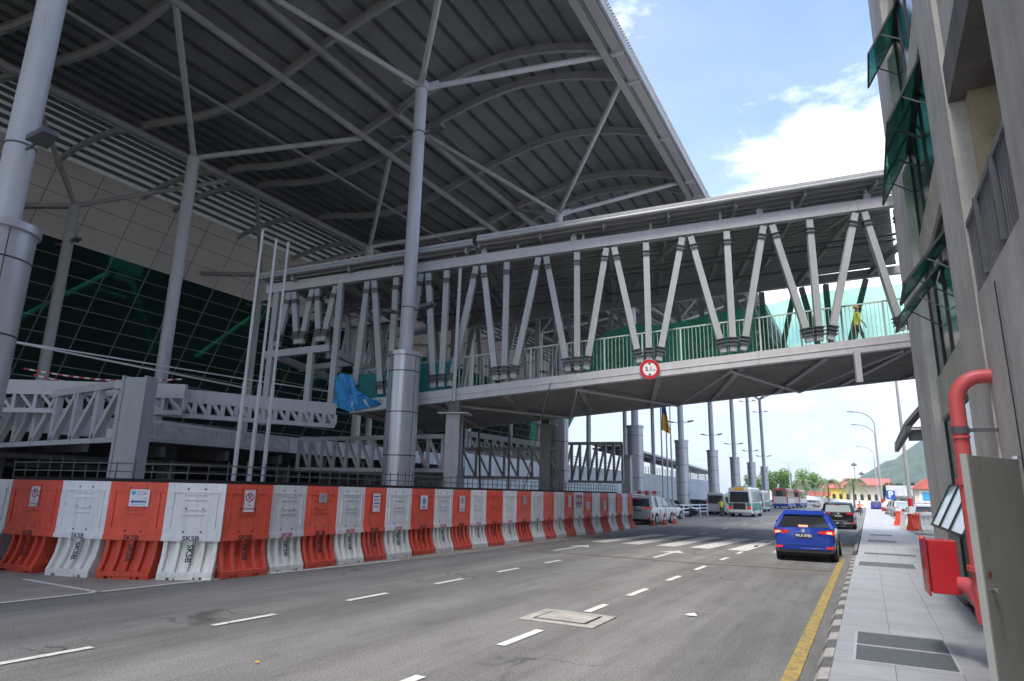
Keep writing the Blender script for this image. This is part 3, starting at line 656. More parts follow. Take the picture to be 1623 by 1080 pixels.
for o,nmt in ((0,'front'),(W,'rear')):
    mb=MB(); mb.beam(br(-26,o,zt(-26)),br(4.2,o,zt(4.2)),.3,.42); mb.build('top_chord','steel_l' if o==0 else 'steel',fb)  # rear chords use darker steel: their shade is put into the colour
    mb=MB(); s0=-21.6; mb.beam(br(s0,o,zb(s0)),br(4.2,o,zb(4.2)),.32,.5); mb.build('bottom_chord','steel_l' if o==0 else 'steel',fb)
    if o==0:
        mb=MB(); mb.beam(br(s0,o-.17,zb(s0)-.02),br(4.2,o-.17,zb(4.2)-.02),.02,.03); mb.build('chord_lip','steel_l',fb)
    for s in BOT:
        b=br(s,o,zb(s)+.25)
        ts=[x for x in TOP]
        r=min([x for x in ts if x>s],key=lambda x:x-s); l=max([x for x in ts if x<s])
        for sb,stp,in ((s+.32,r-.13),(s-.32,l+.13),(s,s)):
            p=br(sb,o,zb(sb)+.2); q=br(stp,o,zt(stp)-.15)
            mb=MB(); seg(mb,p,q); mb.build('diagonal' if stp!=s else 'vertical','steel_t',fb)
            collars(p,q,.24,o==0)
    # landing end: shorter web down to the landing beam
    zl=lambda s:7.45+.09*(s+25.6)
    nodes=[(-25.3,-24.87),(-24.3,-24.7),(-24.15,-23.8),(-23.3,-23.6),(-23.15,-22.7)]
    for sb,stp in nodes:
        p=br(sb,o,zl(sb)+.15); q=br(stp,o,zt(stp)-.15); mb=MB(); seg(mb,p,q,.22); mb.build('diagonal','steel_t',fb)
        collars(p,q,.22,o==0)
    p=br(-21.5,o,zb(-21.5)+.2); q=br(-21.25,o,zt(-21.2)-.15); mb=MB(); seg(mb,p,q,.24); mb.build('diagonal','steel_t',fb); collars(p,q,.24,o==0)
    mb=MB(); mb.beam(br(-25.8,o,zl(-25.8)),br(-22.75,o,zl(-22.75)),.26,.3); mb.build('landing_beam','steel_t',fb)
    for s in (-25.5,-22.5):
        mb=MB(); mb.beam(br(s,o,4.4),br(s,o,zt(s)-.1),.24,.24,up=NV); mb.build('landing_post','steel_t',fb)
    mb=MB(); mb.beam(br(-23.6,o,4.4),br(-23.6,o,zl(-23.6)),.24,.24,up=NV); mb.build('landing_post','steel_t',fb)
zl=lambda s:7.45+.09*(s+25.6)
for o in (3.1,6.2):
    for sb,stp in nodes:
        p=br(sb,o,zl(sb)+.15); q=br(stp,o,zt(stp)-.1); mb=MB(); seg(mb,p,q,.2); mb.build('diagonal','steel_t',fb)
    mb=MB(); mb.beam(br(-25.8,o,zl(-25.8)),br(-22.75,o,zl(-22.75)),.2,.26); mb.build('landing_beam','steel_t',fb)
for s in (-25.6,-22.5):
    mb=MB(); mb.beam(br(s,.1,7.5),br(s,W-.1,7.5),.22,.3); mb.build('landing_beam','steel_t',fb)
for s in TOP:
    mb=MB(); mb.beam(br(s,.1,zt(s)),br(s,W-.1,zt(s)),.18,.28); mb.build('roof_tie','rib',fb)
for a,b in zip(TOP[1:-1:2],TOP[2::2]):
    mb=MB(); mb.tube([br(a,.2,zt(a)-.05),br(b,W-.2,zt(b)-.05)],.07,8); mb.build('roof_brace','rib',fb)
# deck
mb=MB(); mb.slab([br(-21.5,.17,zb(-21.5)-.0),br(4.2,.17,zb(4.2)-.0),br(4.2,W-.17,zb(4.2)-.0),br(-21.5,W-.17,zb(-21.5)-.0)],(0,0,.14)); mb.build('floor_deck','dsteel',fb)
mb=MB(); o=.9
while o<W-.5:
    mb.beam(br(-21.4,o,zb(-21.4)-.07),br(4.2,o,zb(4.2)-.07),.10,.12); o+=.62
mb.build('floor_ribs','rib',fb)
for s in [x*3.1-21.4 for x in range(9)]:
    mb=MB(); mb.ibeam(br(s,.18,zb(s)-.1),br(s,W-.18,zb(s)-.1),.22,.34); mb.build('cross_beam','rib',fb)
for i,(a,b) in enumerate([(-17.5,-12.2),(-12.2,-6.3),(-6.3,-.2)]):
    mb=MB(); mb.tube([br(a,.2,zb(a)-.32),br((a+b)/2+1.6,W-.3,zb((a+b)/2+1.6)-.32)],.07,8)
    mb.tube([br((a+b)/2+1.6,W-.3,zb((a+b)/2+1.6)-.33),br(b,.2,zb(b)-.33)],.05,8); mb.build('deck_brace','steel_l',fb,smooth=True)
mb=MB(); mb.beam(br(-1.9,-.19,zb(-1.9)-.15),br(-1.9,-.19,zb(-1.9)-1.35),.2,.16,up=NV); mb.build('hanger_plate','steel_l',fb)
# roof of the bridge
zr=lambda s:14.02+.118*s
for i,(s0,s1,dz) in enumerate([(-26.3,-16.5,-.12),(-16.3,-.35,.0)]):
    k0=.52 if i==0 else 0; k1=.40 if i==1 else 0
    A=[(s0,-.6,zr(s0)+dz),(s1,-.6,zr(s1)+dz),(s1+k1*(W+1.6),W+1.0,zr(s1+k1*(W+1.6))+dz-.22),(s0+k0*(W+1.6),W+1.0,zr(s0+k0*(W+1.6))+dz-.22)]
    mb=MB(); mb.slab([br(*q) for q in A],(0,0,.06)); mb.build('roof_sheet','dsteel',fb)
    mb=MB(); o=-.2
    while o<W+.9:
        sa=s0+k0*(o+.6); mb.beam(br(sa,o,zr(sa)+dz-.08-.022*(o+.6)),br(s1+k1*(o+.6),o,zr(s1+k1*(o+.6))+dz-.08-.022*(o+.6)),.07,.1); o+=.42
    mb.build('roof_ribs','steel',fb)
    mb=MB(); mb.tube([br(s0,-.62,zr(s0)+dz-.02),br(s1,-.62,zr(s1)+dz-.02)],.075,10); mb.build('gutter_pipe','steel_t',fb,smooth=True)
    mb=MB(); mb.beam(br(s0,-.6,zr(s0)+dz+.14),br(s1,-.6,zr(s1)+dz+.14),.05,.12); mb.build('gutter_lip','steel',fb)
    sa=s0+k0*(W+1.5); mb=MB(); mb.tube([br(sa,W+.9,zr(sa)+dz-.27),br(s1+k1*(W+1.5),W+.9,zr(s1+k1*(W+1.5))+dz-.27)],.09,8); mb.build('gutter_pipe','steel',fb,smooth=True)
    s=s1-.3
    while s>s0:
        mb=MB(); oe=min(W+.8,(s-s0)/k0-.7) if k0 else W+.8; oe=max(oe,0); mb.ibeam(br(s,-.5,zr(s)+dz-.2),br(s,oe,zr(s)+dz-.2-.022*(oe+.5)),.12,.2); mb.build('rafter','steel',fb)
        s-=2.6
s=-.9
while s>-25.5:
    for o in (0,W):
        mb=MB(); zt1=zr(s)-.25-.022*(o+.6); mb.beam(br(s,o,zt(s)+.2),br(s,o,max(zt1,zt(s)+.25)),.1,.1,up=NV); mb.build('roof_post','steel_l',fb)
    s-=2.75
for s in (-12.3,-4.9,-16.1,-.9):
    mb=MB(); mb.box(-.12,.12,-.08,.08,0,.22); mb.box(-.05,.05,-.05,.05,.22,.32); o=mb.build('roof_cleat','steel_l',fb); p=br(s,-.02,zt(s)+.21); o.location=p; o.rotation_euler=(0,0,math.atan(T))
# end frame near building
mb=MB(); mb.beam(br(-.2,-.5,13.2),br(-.2,-.5,14.3),.14,.14,up=NV); mb.box(1.9,2.6,26.6,27.3,13.6,14.3); mb.build('end_box','steel_l',fb)
# railings
def railing(o,s0,s1,h0,h1,mn):
    mb=MB(); fl=lambda s:zb(s)+.26; tp=lambda s:h0+(h1-h0)*(s-s0)/(s1-s0)
    mb.beam(br(s0,o,tp(s0)),br(s1,o,tp(s1)),.06,.05); mb.beam(br(s0,o,fl(s0)+.08),br(s1,o,fl(s1)+.08),.05,.05)
    s=s0; k=0
    while s<s1:
        w=.06 if k%10==0 else .017
        mb.beam(br(s,o,fl(s)),br(s,o,tp(s)),w,w,up=NV); s+=.15; k+=1
    mb.build('railing',mn,fb)
railing(.42,-21.6,3.8,6.75,9.75,'rail'); railing(W-.5,-21.6,4.0,6.9,9.85,'rail')
mb=MB(); mb.tube([br(-17.05,-.3,zt(-17)-.4),br(-17.1,-.3,zb(-17)-.3)],.075,10); mb.build('downpipe','steel_l',fb,smooth=True)
# pipes and cables under the roof
mb=MB()
for o,dz in ((2.2,-.55),(2.6,-.65),(5.6,-.5)): mb.tube([br(-25,o,zt(-25)+dz),br(1,o,zt(1)+dz)],.06,8)
mb.build('service_pipes','steel_d',fb)
# nets, tarp, sign, worker on the bridge
def curtain(pts,o,wav=.08,n=6,fold=2.2):
    mb=MB(); P=[]
    for (s0,t0,b0),(s1,t1,b1) in zip(pts,pts[1:]):
        m_=max(2,int(abs(s1-s0)/(.05 if fold>5 else .25)))
        for i in range(m_): f=i/m_; P.append((s0+(s1-s0)*f,t0+(t1-t0)*f,b0+(b1-b0)*f))
    P.append(pts[-1]); vs=[];fs=[]
    for i,(s,t,b) in enumerate(P):
        for j in range(n+1):
            f=j/n; w=wav*math.sin(s*fold+f*2.5)*(.3+.7*math.sin(f*3.14)); vs.append(br(s,o+w+(.05*math.sin(s*17+f*9)+.04*math.sin(s*31-f*21) if fold>5 else 0),b+(t-b)*f+.03*math.sin(s*5)*f))
    for i in range(len(P)-1):
        for j in range(n):
            a=i*(n+1)+j; fs.append((a,a+n+1,a+n+2,a+1))
    mb.add(vs,fs); return mb
B=lambda s:zb(s)+.3
o=curtain([(-12.6,9.0,B(-12.6)),(-12.2,9.8,B(-12)),(-10.2,10.7,B(-10)),(-8.3,10.6,B(-8)),(-5.1,11.3,B(-5)),(-3.6,11.5,B(-3.6))],W-.8).build('safety_net','net',smooth=True,fix=False); tag(o,'dense dark green safety net hung along the middle of the footbridge','net')
o=curtain([(-3.55,11.5,B(-3.5)),(-2.9,11.6,B(-3)),(-.3,12.2,B(0)),(3.6,12.5,B(3.6))],W-.8).build('safety_net','net3',smooth=True,fix=False); tag(o,'pale see-through green net at the right end of the footbridge','net')
o=curtain([(-19.3,6.9,B(-19)-.5),(-17.1,7.05,B(-17)-.35)],-.05,.05).build('safety_net','net2',smooth=True,fix=False); tag(o,'teal debris net tied to the bridge railing right of the big sleeved column','net')
o=curtain([(-21.7,6.5,B(-21.7)-.35),(-19.6,6.6,B(-19.6)-.1)],-.03,.06).build('safety_net','net2',smooth=True,fix=False); tag(o,'teal debris net tied to the bridge railing beside the blue tarpaulin','net')
o=curtain([(-22.3,6.3,5.25),(-22.0,6.55,5.1),(-21.6,6.5,4.95),(-21.2,5.75,5.0),(-20.7,5.5,5.1),(-20.2,5.45,5.25)],-.24,.09,12,9).build('tarpaulin','tarp',smooth=True,fix=False); tag(o,'crumpled blue tarpaulin tied at the lower left end of the footbridge','tarpaulin')
p=br(-9.36,-.24,6.58)
sg=thing('height_limit_sign','round red and white height limit sign reading 5.1 m on the bridge edge','sign',p,math.atan(T))
def disc(mb,r0,r1,y,mi,n=40):
    vs=[];fs=[]
    for k in range(n):
        a=2*math.pi*k/n; vs+= [(math.cos(a)*r0,y,math.sin(a)*r0),(math.cos(a)*r1,y,math.sin(a)*r1)]
    for k in range(n):
        b=(k+1)%n; fs.append((2*k,2*k+1,2*b+1,2*b))
    mb.add(vs,fs,mi)
mb=MB(); mb.tube([(0,.03,0),(0,0,0)],.39,40); mb.build('panel','white_p',sg)
mb=MB(); disc(mb,.26,.385,-.004,0); mb.build('red_ring','red',sg,fix=False)
mb=MB(); text_mb(mb,'5.1',.23,lambda x,z:(x-.03,-.005,z)); text_mb(mb,'m',.12,lambda x,z:(x+.17,-.005,z-.04)); mb.add([(-.06,-.005,.245),(.06,-.005,.245),(0,-.005,.14)],[(0,1,2)]); mb.add([(-.06,-.005,-.245),(.06,-.005,-.245),(0,-.005,-.14)],[(0,1,2)]); mb.build('lettering','ink',sg,fix=False)

mb=MB(); mb.tube([br(-13.2,-.2,zb(-13.2)),br(-13.6,-.1,4.6),br(-14.1,.2,2.6),br(-14.5,.5,1.2)],.018,6); o=mb.build('hanging_cable','steel_d'); tag(o,'thin cable hanging from the bridge edge down to the barriers','cable')
# bridge supports
def support(s,o,label,capz):
    b=br(s,o,0); t=thing('bridge_column',label,'column',(b.x,b.y,0),math.atan(T),'steel columns carrying the footbridge')
    mb=MB(); mb.box(-.28,.28,-.3,-.26,0,capz-.05); mb.box(-.28,.28,.26,.3,0,capz-.05); mb.box(-.03,.03,-.26,.26,0,capz-.05); mb.build('shaft','steel',t)
    mb=MB(); mb.box(-.6,.6,-.45,.45,capz-.05,capz); mb.build('cap_plate','steel_l',t)
    mb=MB(); mb.box(-.22,.22,-.2,.2,capz,zb(s)-.25); mb.build('bearing','steel_d',t)
    return t
support(-17.1,.0,'front steel bridge column standing just right of the big sleeved column',zb(-17.1)-.75)
support(-14.6,W,'rear steel bridge column in front of the second sleeved canopy column',zb(-14.6)-.5)

# ------------------------------------------------------------------ lattice beams (unfinished ramps)
def lattice(P,Q,zt0,zt1,zb0,zb1,bays,label,tm='steel_l',tw=.22,dm=.12,flip=False,hang=0,rake=None,group=None):
    P=Vector((P[0],P[1],0));Q=Vector((Q[0],Q[1],0)); d=(Q-P).normalized(); n=Vector((-d.y,d.x,0))
    t=thing('lattice_truss',label,'truss',(0,0,0),0,group or 'unfinished lattice trusses beside the deck')
    def at(f,top): 
        z=(zt0+(zt1-zt0)*f) if top else (zb0+(zb1-zb0)*f); v=P.lerp(Q,f); return Vector((v.x,v.y,z))
    mb=MB(); mb.beam(at(0,1),at(1,1),.18,tw); mb.build('top_chord',tm,t)
    mb=MB(); mb.beam(at(0,0),at(1,0),.18,.16); mb.build('bottom_chord',tm,t)
    for i in range(bays+1):
        f=i/bays; mb=MB(); mb.beam(at(f,0)+Vector((0,0,.08)),at(f,1)-Vector((0,0,tw/2)),dm,dm,up=n); mb.build('vertical',tm,t)
        if i<bays:
            g_=(i+1)/bays
            a,b=(at(f,1),at(g_,0)) if not flip else (at(f,0),at(g_,1))
            mb=MB(); mb.beam(a,b,dm*.8,dm,up=n); mb.build('diagonal',tm,t)
    return t
lattice((-28.2,12.0),(-20.75,12.0),4.75,5.0,3.12,3.2,6,'short pale lattice truss at far left, left of the wide steel post','steel_l',.24,.2,True)
lattice((-28.6,9.9),(-20.8,14.2),5.1,5.05,4.25,4.3,12,'fascia topped truss sloping behind the leftmost lattice truss','steel_l',.5,.12)
lattice((-21.8,13.6),(-18.75,19.45),4.98,4.98,4.26,4.30,14,'long truss with deep white top beam between wide post and bridge end','steel_l',.46,.15)
lattice((-28.8,17.0),(-22.9,21.0),4.7,3.98,3.98,3.46,11,'lower sloping shaded lattice truss behind the three flagpoles','steel',.14,.09)
lattice((-23.3,22.0),(-14.4,22.0),4.05,4.02,2.68,2.64,12,'level lattice truss passing behind the big sleeved column','steel_l',.18,.12)
lattice((-18.7,29.0),(-14.2,31.6),4.0,4.15,2.56,2.6,7,'grey shaded lattice truss ending at the rear bridge column','steel',.18,.14)
lattice((-19.6,31),(-16.6,36),5.0,4.6,4.0,3.7,11,'bright sloping lattice truss above the dark one','white_p',.3,.1)
lattice((-17.7,40.0),(-13.6,40.0),5.1,5.05,2.62,2.6,7,'lattice truss between the second and third sleeved columns','steel',.2,.14,True)
t=thing('steel_post','wide grey steel box post carrying trusses behind the left barriers','post',(-19.9,12.0,0),R(25))
mb=MB(); mb.box(-.42,-.34,-.3,.3,0,5.15); mb.box(.3,.38,-.3,.3,0,5.15); mb.box(-.34,.3,-.27,-.2,0,5.1); mb.build('flanges','steel',t)
mb=MB(); mb.box(-.75,-.43,-.15,.15,4.75,5.0); mb.box(-.75,-.43,-.15,.15,3.2,3.5); mb.build('end_plate','steel_l',t)
t=thing('steel_post','steel post under the far lattice truss beside the third sleeved column','post',(-13.7,41.2,0))
mb=MB(); mb.box(-.3,.3,-.3,-.26,0,4.3); mb.box(-.3,.3,.26,.3,0,4.3); mb.box(.2,.26,-.26,.26,0,4.3); mb.build('flanges','steel_l',t)
mb=MB(); mb.box(-.35,.35,-.35,.35,4.3,4.36); mb.build('cap_plate','steel',t)
# orange marker posts + tape rails on the deck
t=thing('tape_line','line of red and white warning tape strung along the deck edge','warning tape',(0,0,0))
def tapeline(a,b,n,r=.03):
    mb=MB()
    a=Vector(a);b=Vector(b)
    for i in range(n):
        p=a.lerp(b,i/n);q=a.lerp(b,(i+1)/n); p.z-=.25*math.sin(math.pi*i/n); q.z-=.25*math.sin(math.pi*(i+1)/n); mb.beam(p,q,.02,.06,mi=i%2)
    mb.build('tape',['tape_r','white_p'],t)
tapeline((-29.6,13.0,6.3),(-26.5,17.8,6.45),30); tapeline((-29.2,13.2,6.05),(-26.5,17.0,6.0),26)
for x,y,l in ((-27.6,22.4,'orange marker post on the deck above the wide steel post'),(-20.1,20.6,'orange marker post beside the lower left end of the footbridge')):
    mb=MB(); mb.cyl(0,0,0,1.5,.035,8); mb.tube([(0,0,1.5),(0,0,1.52)],.06,8); o=mb.build('marker_post','yellowp'); o.location=(x,y,5.15 if x<-25 else 5.0); tag(o,l,'post')
mb=MB(); mb.tube([(-31,12.5,7.55),(-27.6,22.4,6.75),(-20.1,20.6,6.3)][:2],.04,8); 
for a,b in (((-31,12.5,7.55),(-28.9,22.9,7.45)),((-28.9,22.9,7.45),(-25.5,31,7.2)),((-28.9,22.9,6.55),(-25.5,31,6.4))): mb.beam(a,b,.05,.06)
o=mb.build('guard_wire','white_p'); tag(o,'pale guard rails stretched along the deck in front of the glass facade','guard rail')
# flagpoles
for i,(x,y,h) in enumerate([(-14.6,11.65,9.0),(-14.6,12.15,8.9),(-14.6,12.6,8.95)]):
    t=thing('flagpole','%s of three slim bare flagpoles behind the barriers'%['leftmost','middle','rightmost'][i],'flagpole',(x,y,0),0,'bare flagpoles behind the barriers')
    mb=MB(); mb.tube([(0,0,0),(0,0,4.6),(0,0,4.62),(0,0,h)],[.062,.058,.042,.036],10); mb.build('pole','steel_l',t,smooth=True)
    mb=MB(); mb.tube([(0,0,h),(0,0,h+.06)],.045,8); mb.build('finial','steel',t)
for i,(x,y) in enumerate([(-15.35,55.6),(-15.1,56.3),(-14.9,57)]):
    t=thing('flagpole',['flagpole with a drooping blue and yellow flag beyond the bridge','bare flagpole right beside the one flying a flag','bare flagpole farthest of the trio beyond the bridge'][i],'flagpole',(x,y,0),0,'flagpoles beyond the bridge')
    mb=MB(); mb.tube([(0,0,0),(0,0,10.5)],[.09,.05],10); mb.build('pole','steel_l',t,smooth=True)
    if i==0:
        mb=MB(); vs=[];fs=[]
        for a in range(9):
            for b in range(7):
                u=a/8;v=b/6; x_=u*1.0*(.35+.65*v); z_=10.3-v*2.9-u*.7*v*.6; vs.append((.05+x_*.8,.12*math.sin(u*9+v*4),z_))
        for a in range(8):
            for b in range(6): fs.append((a*7+b,a*7+b+1,a*7+b+8,a*7+b+7))
        mb.add(vs,fs); mb.m=[0 if (k%6)<3 else 1 for k in range(len(fs))]
        mb.build('flag',['flagc','flagy'],t,smooth=True,fix=False)
# mesh hoarding behind the barriers
t=thing('mesh_hoarding','dark rod fence standing just behind the water barriers','fence',(0,0,0))
mb=MB()
path=[(-17.5,7.9),(-15,8.4),(-13.3,9.4),(-12.7,11),(-12.6,36)]
for (a,b),(c,d) in zip(path,path[1:]):
    for z in (1.95,2.12,2.3): mb.beam((a,b,z),(c,d,z),.025,.025)
    L=math.hypot(c-a,d-b); n=max(1,int(L/.36))
    for i in range(n): f=i/n; x=a+(c-a)*f;y=b+(d-b)*f; mb.beam((x,y,1.0),(x,y,2.3+.12*random.random()),.02,.02)
mb.build('rods','steel_d',t)
mb=MB()
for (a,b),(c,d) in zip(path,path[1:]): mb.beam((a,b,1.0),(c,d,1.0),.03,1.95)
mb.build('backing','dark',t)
# bamboo / timber props right of the sleeved column
for i,(x,y,x2,y2,h) in enumerate([(-17.6,23.8,-17.5,23.9,4.6),(-16.5,24.4,-16.55,24.4,4.5),(-15.0,25,-15.2,24.9,4.5),(-13.9,25.4,-13.9,25.4,4.4)]):
    mb=MB(); mb.tube([(0,0,0),(x2-x,y2-y,h)],.05,8); o=mb.build('timber_prop','yellow_wall' if False else 'bark'); o.location=(x,y,0); tag(o,'slim timber scaffold prop, %s from the left between the two bridge columns'%ORD[i+1],'prop','timber props under the bridge')

# ------------------------------------------------------------------ water barriers
def barrier_parts(t,oc,w=1.0,text='',vtext=True,tcol='ink'):
    base='orange_d' if oc else 'wplast2'; pan='orange' if oc else 'wplast'
    h=.95
    prof=[(-.33,0),(-.33,.14),(-.27,.27),(-.21,.42),(-.175,.6),(-.165,h)]
    mb=MB(); 
    def body(x0,x1,ins,zlo=0,zhi=h):
        P=[(min(y+ins,-.03),z) for y,z in prof if zlo<=z<=zhi]; poly=[(x0,y,z) for y,z in P]+[(x0,-y,z) for y,z in reversed(P)]
        mb.slab(poly,(x1-x0,0,0))
    hw=min(w,1.16)/2-.03
    body(-hw+.02,hw-.02,.10,0,h)           # recessed core
    nb=5; rw=.085; 
    for i in range(nb):
        c=-hw+rw/2+(2*hw-rw)*i/(nb-1); body(c-rw/2,c+rw/2,0)
    # lip with feet notches
    for a,b in ((-hw,-.3*w),(-.16*w,.16*w),(.3*w,hw)):
        mb.box(a,b,-.345,.345,0,.05)
    mb.box(-hw,hw,-.34,.34,.05,.15); mb.box(-hw,hw,-.135,.135,.86,h)
    for sx in (-1,1): mb.box(sx*hw,sx*(hw+.05),-.09,.09,.2,.27)
    mb.build('base',base,t,bevel=.012)
        # upper panel
    mb=MB(); pw=w/2+.015; z0,z1=.74,1.9; mb.box(-pw,pw,-.19,-.14,z0,z1)
    fw=.09
    mb.box(-pw+fw,pw-fw,-.208,-.19,z1-.20,z1-.17); 
    for z in (1.62,1.32):
        mb.box(-.22,.22,-.215,-.19,z-.06,z-.045); mb.box(-.22,.22,-.215,-.19,z+.035,z+.05)
    mb.box(-pw+.13,-pw+.15,-.213,-.19,.98,1.72); mb.box(pw-.15,pw-.13,-.213,-.19,.98,1.72)
    mb.box(-pw,pw,-.215,-.19,z0,z0+.1)
    for sx in (-1,1):
        for z in (1.78,.92,1.38): mb.tube([(sx*.17,-.1905,z),(sx*.17,-.193,z)],.02,10,mi=1)
    mb.build('panel',[pan,'ink'],t,bevel=.006)
    if text:
        mb=MB(); text_mb(mb,'SKSB',.135,lambda x,z:(x*1.15,-.2175,z+z0+.05)); mb.build('stencil',tcol,t,fix=False)
    if vtext:
        mb=MB(); text_mb(mb,'SKSB',.16,lambda x,z:(z,0,.50-x) ); 
        # lettering stands on the middle rib
        mb.v=[(x,(interp(z,[(.27,-.274),(0.42,-.215),(.6,-.180),(.95,-.170)])),z) for x,_,z in mb.v]
        mb.build('rib_stencil','ink',t,fix=False)
BAR=[]
# row positions from the near-left corner to the far end
ends=[(-19.6,7.1),(-18.2,7.35),(-16.75,7.58),(-15.12,7.80),(-13.86,8.07),(-12.74,8.6),(-11.84,9.3)]
near=[]
for q in range(6):
    (xa,ya),(xb,yb)=ends[q],ends[q+1]; an=math.atan2(yb-ya,xb-xa); near.append(((xa+xb)/2-math.sin(an)*.19,(ya+yb)/2+math.cos(an)*.19,math.degrees(an),math.hypot(xb-xa,yb-ya)-.03,q%2))
near=near[1:]; near=[(x,y,a,w,1-oc) for x,y,a,w,oc in near]
tops=[9.33,10.5,11.58,12.65,13.68,14.55,15.7,16.85,17.85,18.95,20.0,21.18,22.31,23.5,24.65,25.72,26.8,27.9,29.03,30.16,31.27,32.46,33.6,34.6,35.55,36.5]
for x,y,a,w,oc in near: BAR.append((x,y,a,w,oc))
oc=1-BAR[-1][4]
for a,b in zip(tops,tops[1:]):
    yc=(a+b)/2; xx=interp(yc,[(9,-12.0),(12,-12.05),(17,-12.0),(37,-12.05)])+.0
    BAR.append((xx,yc,90 if yc>11 else 84,(b-a)-.03,oc)); oc=1-oc
posters={1:'np',3:'arrow',5:'np',7:'small',9:'tall',11:'blue',13:'np2',17:'grey',21:'two',22:'colour',23:'blue2',25:'tall'}
for i,(x,y,a,w,oc) in enumerate(BAR):
    col='orange' if oc else 'white'
    look={1:'with a no-parking notice, nearest the left edge',3:'with a blue arrow notice',4:'at the corner of the row'}.get(i,'')
    lab='%s water barrier%s, %s from the left'%(col,(' '+look.split(',')[0]) if look else '',ORD[i+1])
    t=thing('water_barrier',lab,'barrier',(x,y,0),R(a+random.uniform(-1.5,1.5)),'red and white water barriers along the road')
    barrier_parts(t,oc,w,'SKSB',True,'ink' if (i in(2,4) or oc or i>16) else 'redink')
def world_on_barrier(i,dz): pass
def poster(i,w,h,z,kind,label,dx=0):
    x,y,a,bw,oc=BAR[i]; a=R(a); t=thing('poster',label,'notice',(x+math.cos(a)*dx,y+math.sin(a)*dx,z),a)
    pm='paper' if kind not in('small','grey') else 'paper2'
    mb=MB(); mb.box(-w/2,w/2,-.216,-.212,-h/2,h/2); mb.build('sheet',pm,t)
    f=-.2175
    def rect(mb,x0,x1,z0,z1,mi=0): mb.quad((x0,f,z0),(x1,f,z0),(x1,f,z1),(x0,f,z1),mi)
    mb=MB()
    if kind=='np':
        cz=h*.17
        def ring(r0,r1,mi):
            vs=[];fs=[];n=32
            for k in range(n):
                q=2*math.pi*k/n; vs+=[(math.cos(q)*r0,f,cz+math.sin(q)*r0),(math.cos(q)*r1,f,cz+math.sin(q)*r1)]
            for k in range(n): b=(k+1)%n; fs.append((2*k,2*k+1,2*b+1,2*b))
            mb.add(vs,fs,mi)
        ring(.075,.1,0); text_mb(mb,'P',.16,lambda X,Z:(X,f,Z+cz),1)
        mb.add([(-.07,f-.001,cz+.055),(-.055,f-.001,cz+.07),(.07,f-.001,cz-.055),(.055,f-.001,cz-.07)],[(0,1,2,3)],0)
        text_mb(mb,'NO',.05,lambda X,Z:(X,f,Z-h*.2),0); text_mb(mb,'PARKING',.062,lambda X,Z:(X,f,Z-h*.36),0)
        for q in (-1,1): rect(mb,q*w*.45-.003,q*w*.45+.003,-h*.46,h*.46,1)
        rect(mb,-w*.45,w*.45,h*.45,h*.46,1)
    elif kind=='arrow':
        vs=[(0,0)]; 
        n=20; mb.add([(-w*.32+.045*math.cos(6.283*k/n),f,h*.3+.045*math.sin(6.283*k/n)) for k in range(n)],[tuple(range(n))],2)
        for k in range(3): rect(mb,-w*.15,w*(.4-.06*k),h*(.38-.1*k),h*(.41-.1*k)-.004,1)
        rect(mb,-w*.3,w*.38,-h*.27,-h*.17,1); mb.add([(-w*.42,f,-h*.22),(-w*.28,f,-h*.1),(-w*.28,f,-h*.34)],[(0,1,2)],1); rect(mb,-w*.35,w*.35,-h*.42,-h*.39,2)
    elif kind=='blue':
        n=20; mb.add([(.09*math.cos(6.283*k/n),f,.04+.11*math.sin(6.283*k/n)) for k in range(n)],[tuple(range(n))],2); rect(mb,-.08,.08,-h*.4,-h*.3,1)
    elif kind=='colour':
        for a_ in range(4):
            for b_ in range(4): rect(mb,-w/2+.02+a_*(w-.04)/4,-w/2+.01+(a_+1)*(w-.04)/4,-h/2+.02+b_*(h-.04)/4,-h/2+.01+(b_+1)*(h-.04)/4,[2,1,3,0][(a_*2+b_)%4])
    else:
        for k in range(4): rect(mb,-w*.38,w*(.38-.08*(k%2)),h*(.3-.18*k),h*(.36-.18*k),0 if k%2 else 1)
    mb.build('print',['redink','blueink','cyan','yellowp'],t,fix=False)
poster(1,.28,.42,1.55,'np','no-parking notice on the nearest orange barrier at far left',.02)
poster(3,.42,.34,1.58,'arrow','notice with a blue left-pointing arrow on the corner orange barrier',.05)
poster(5,.26,.46,1.55,'np','no-parking notice on the orange barrier below the flagpoles')
poster(7,.26,.22,1.62,'small','small faded grey notice on an orange barrier left of the big column')
poster(9,.3,.48,1.5,'tall','narrow white notice on the orange barrier in front of the big column')
poster(11,.36,.4,1.5,'blue','white notice with a round blue emblem on an orange barrier')
poster(13,.32,.5,1.45,'np','no-parking notice on the orange barrier below the front bridge column')
poster(17,.3,.3,1.55,'grey','square grey notice on an orange barrier mid row')
poster(21,.3,.5,1.5,'tall','white notice on the orange barrier before the colourful one')
poster(22,.75,.62,1.5,'colour','colourful patterned banner on a white barrier near the row end')
poster(23,.4,.34,1.3,'blue','low white notice on the orange barrier after the colourful one')
poster(25,.3,.42,1.3,'tall','white notice on an orange barrier close to the row end')

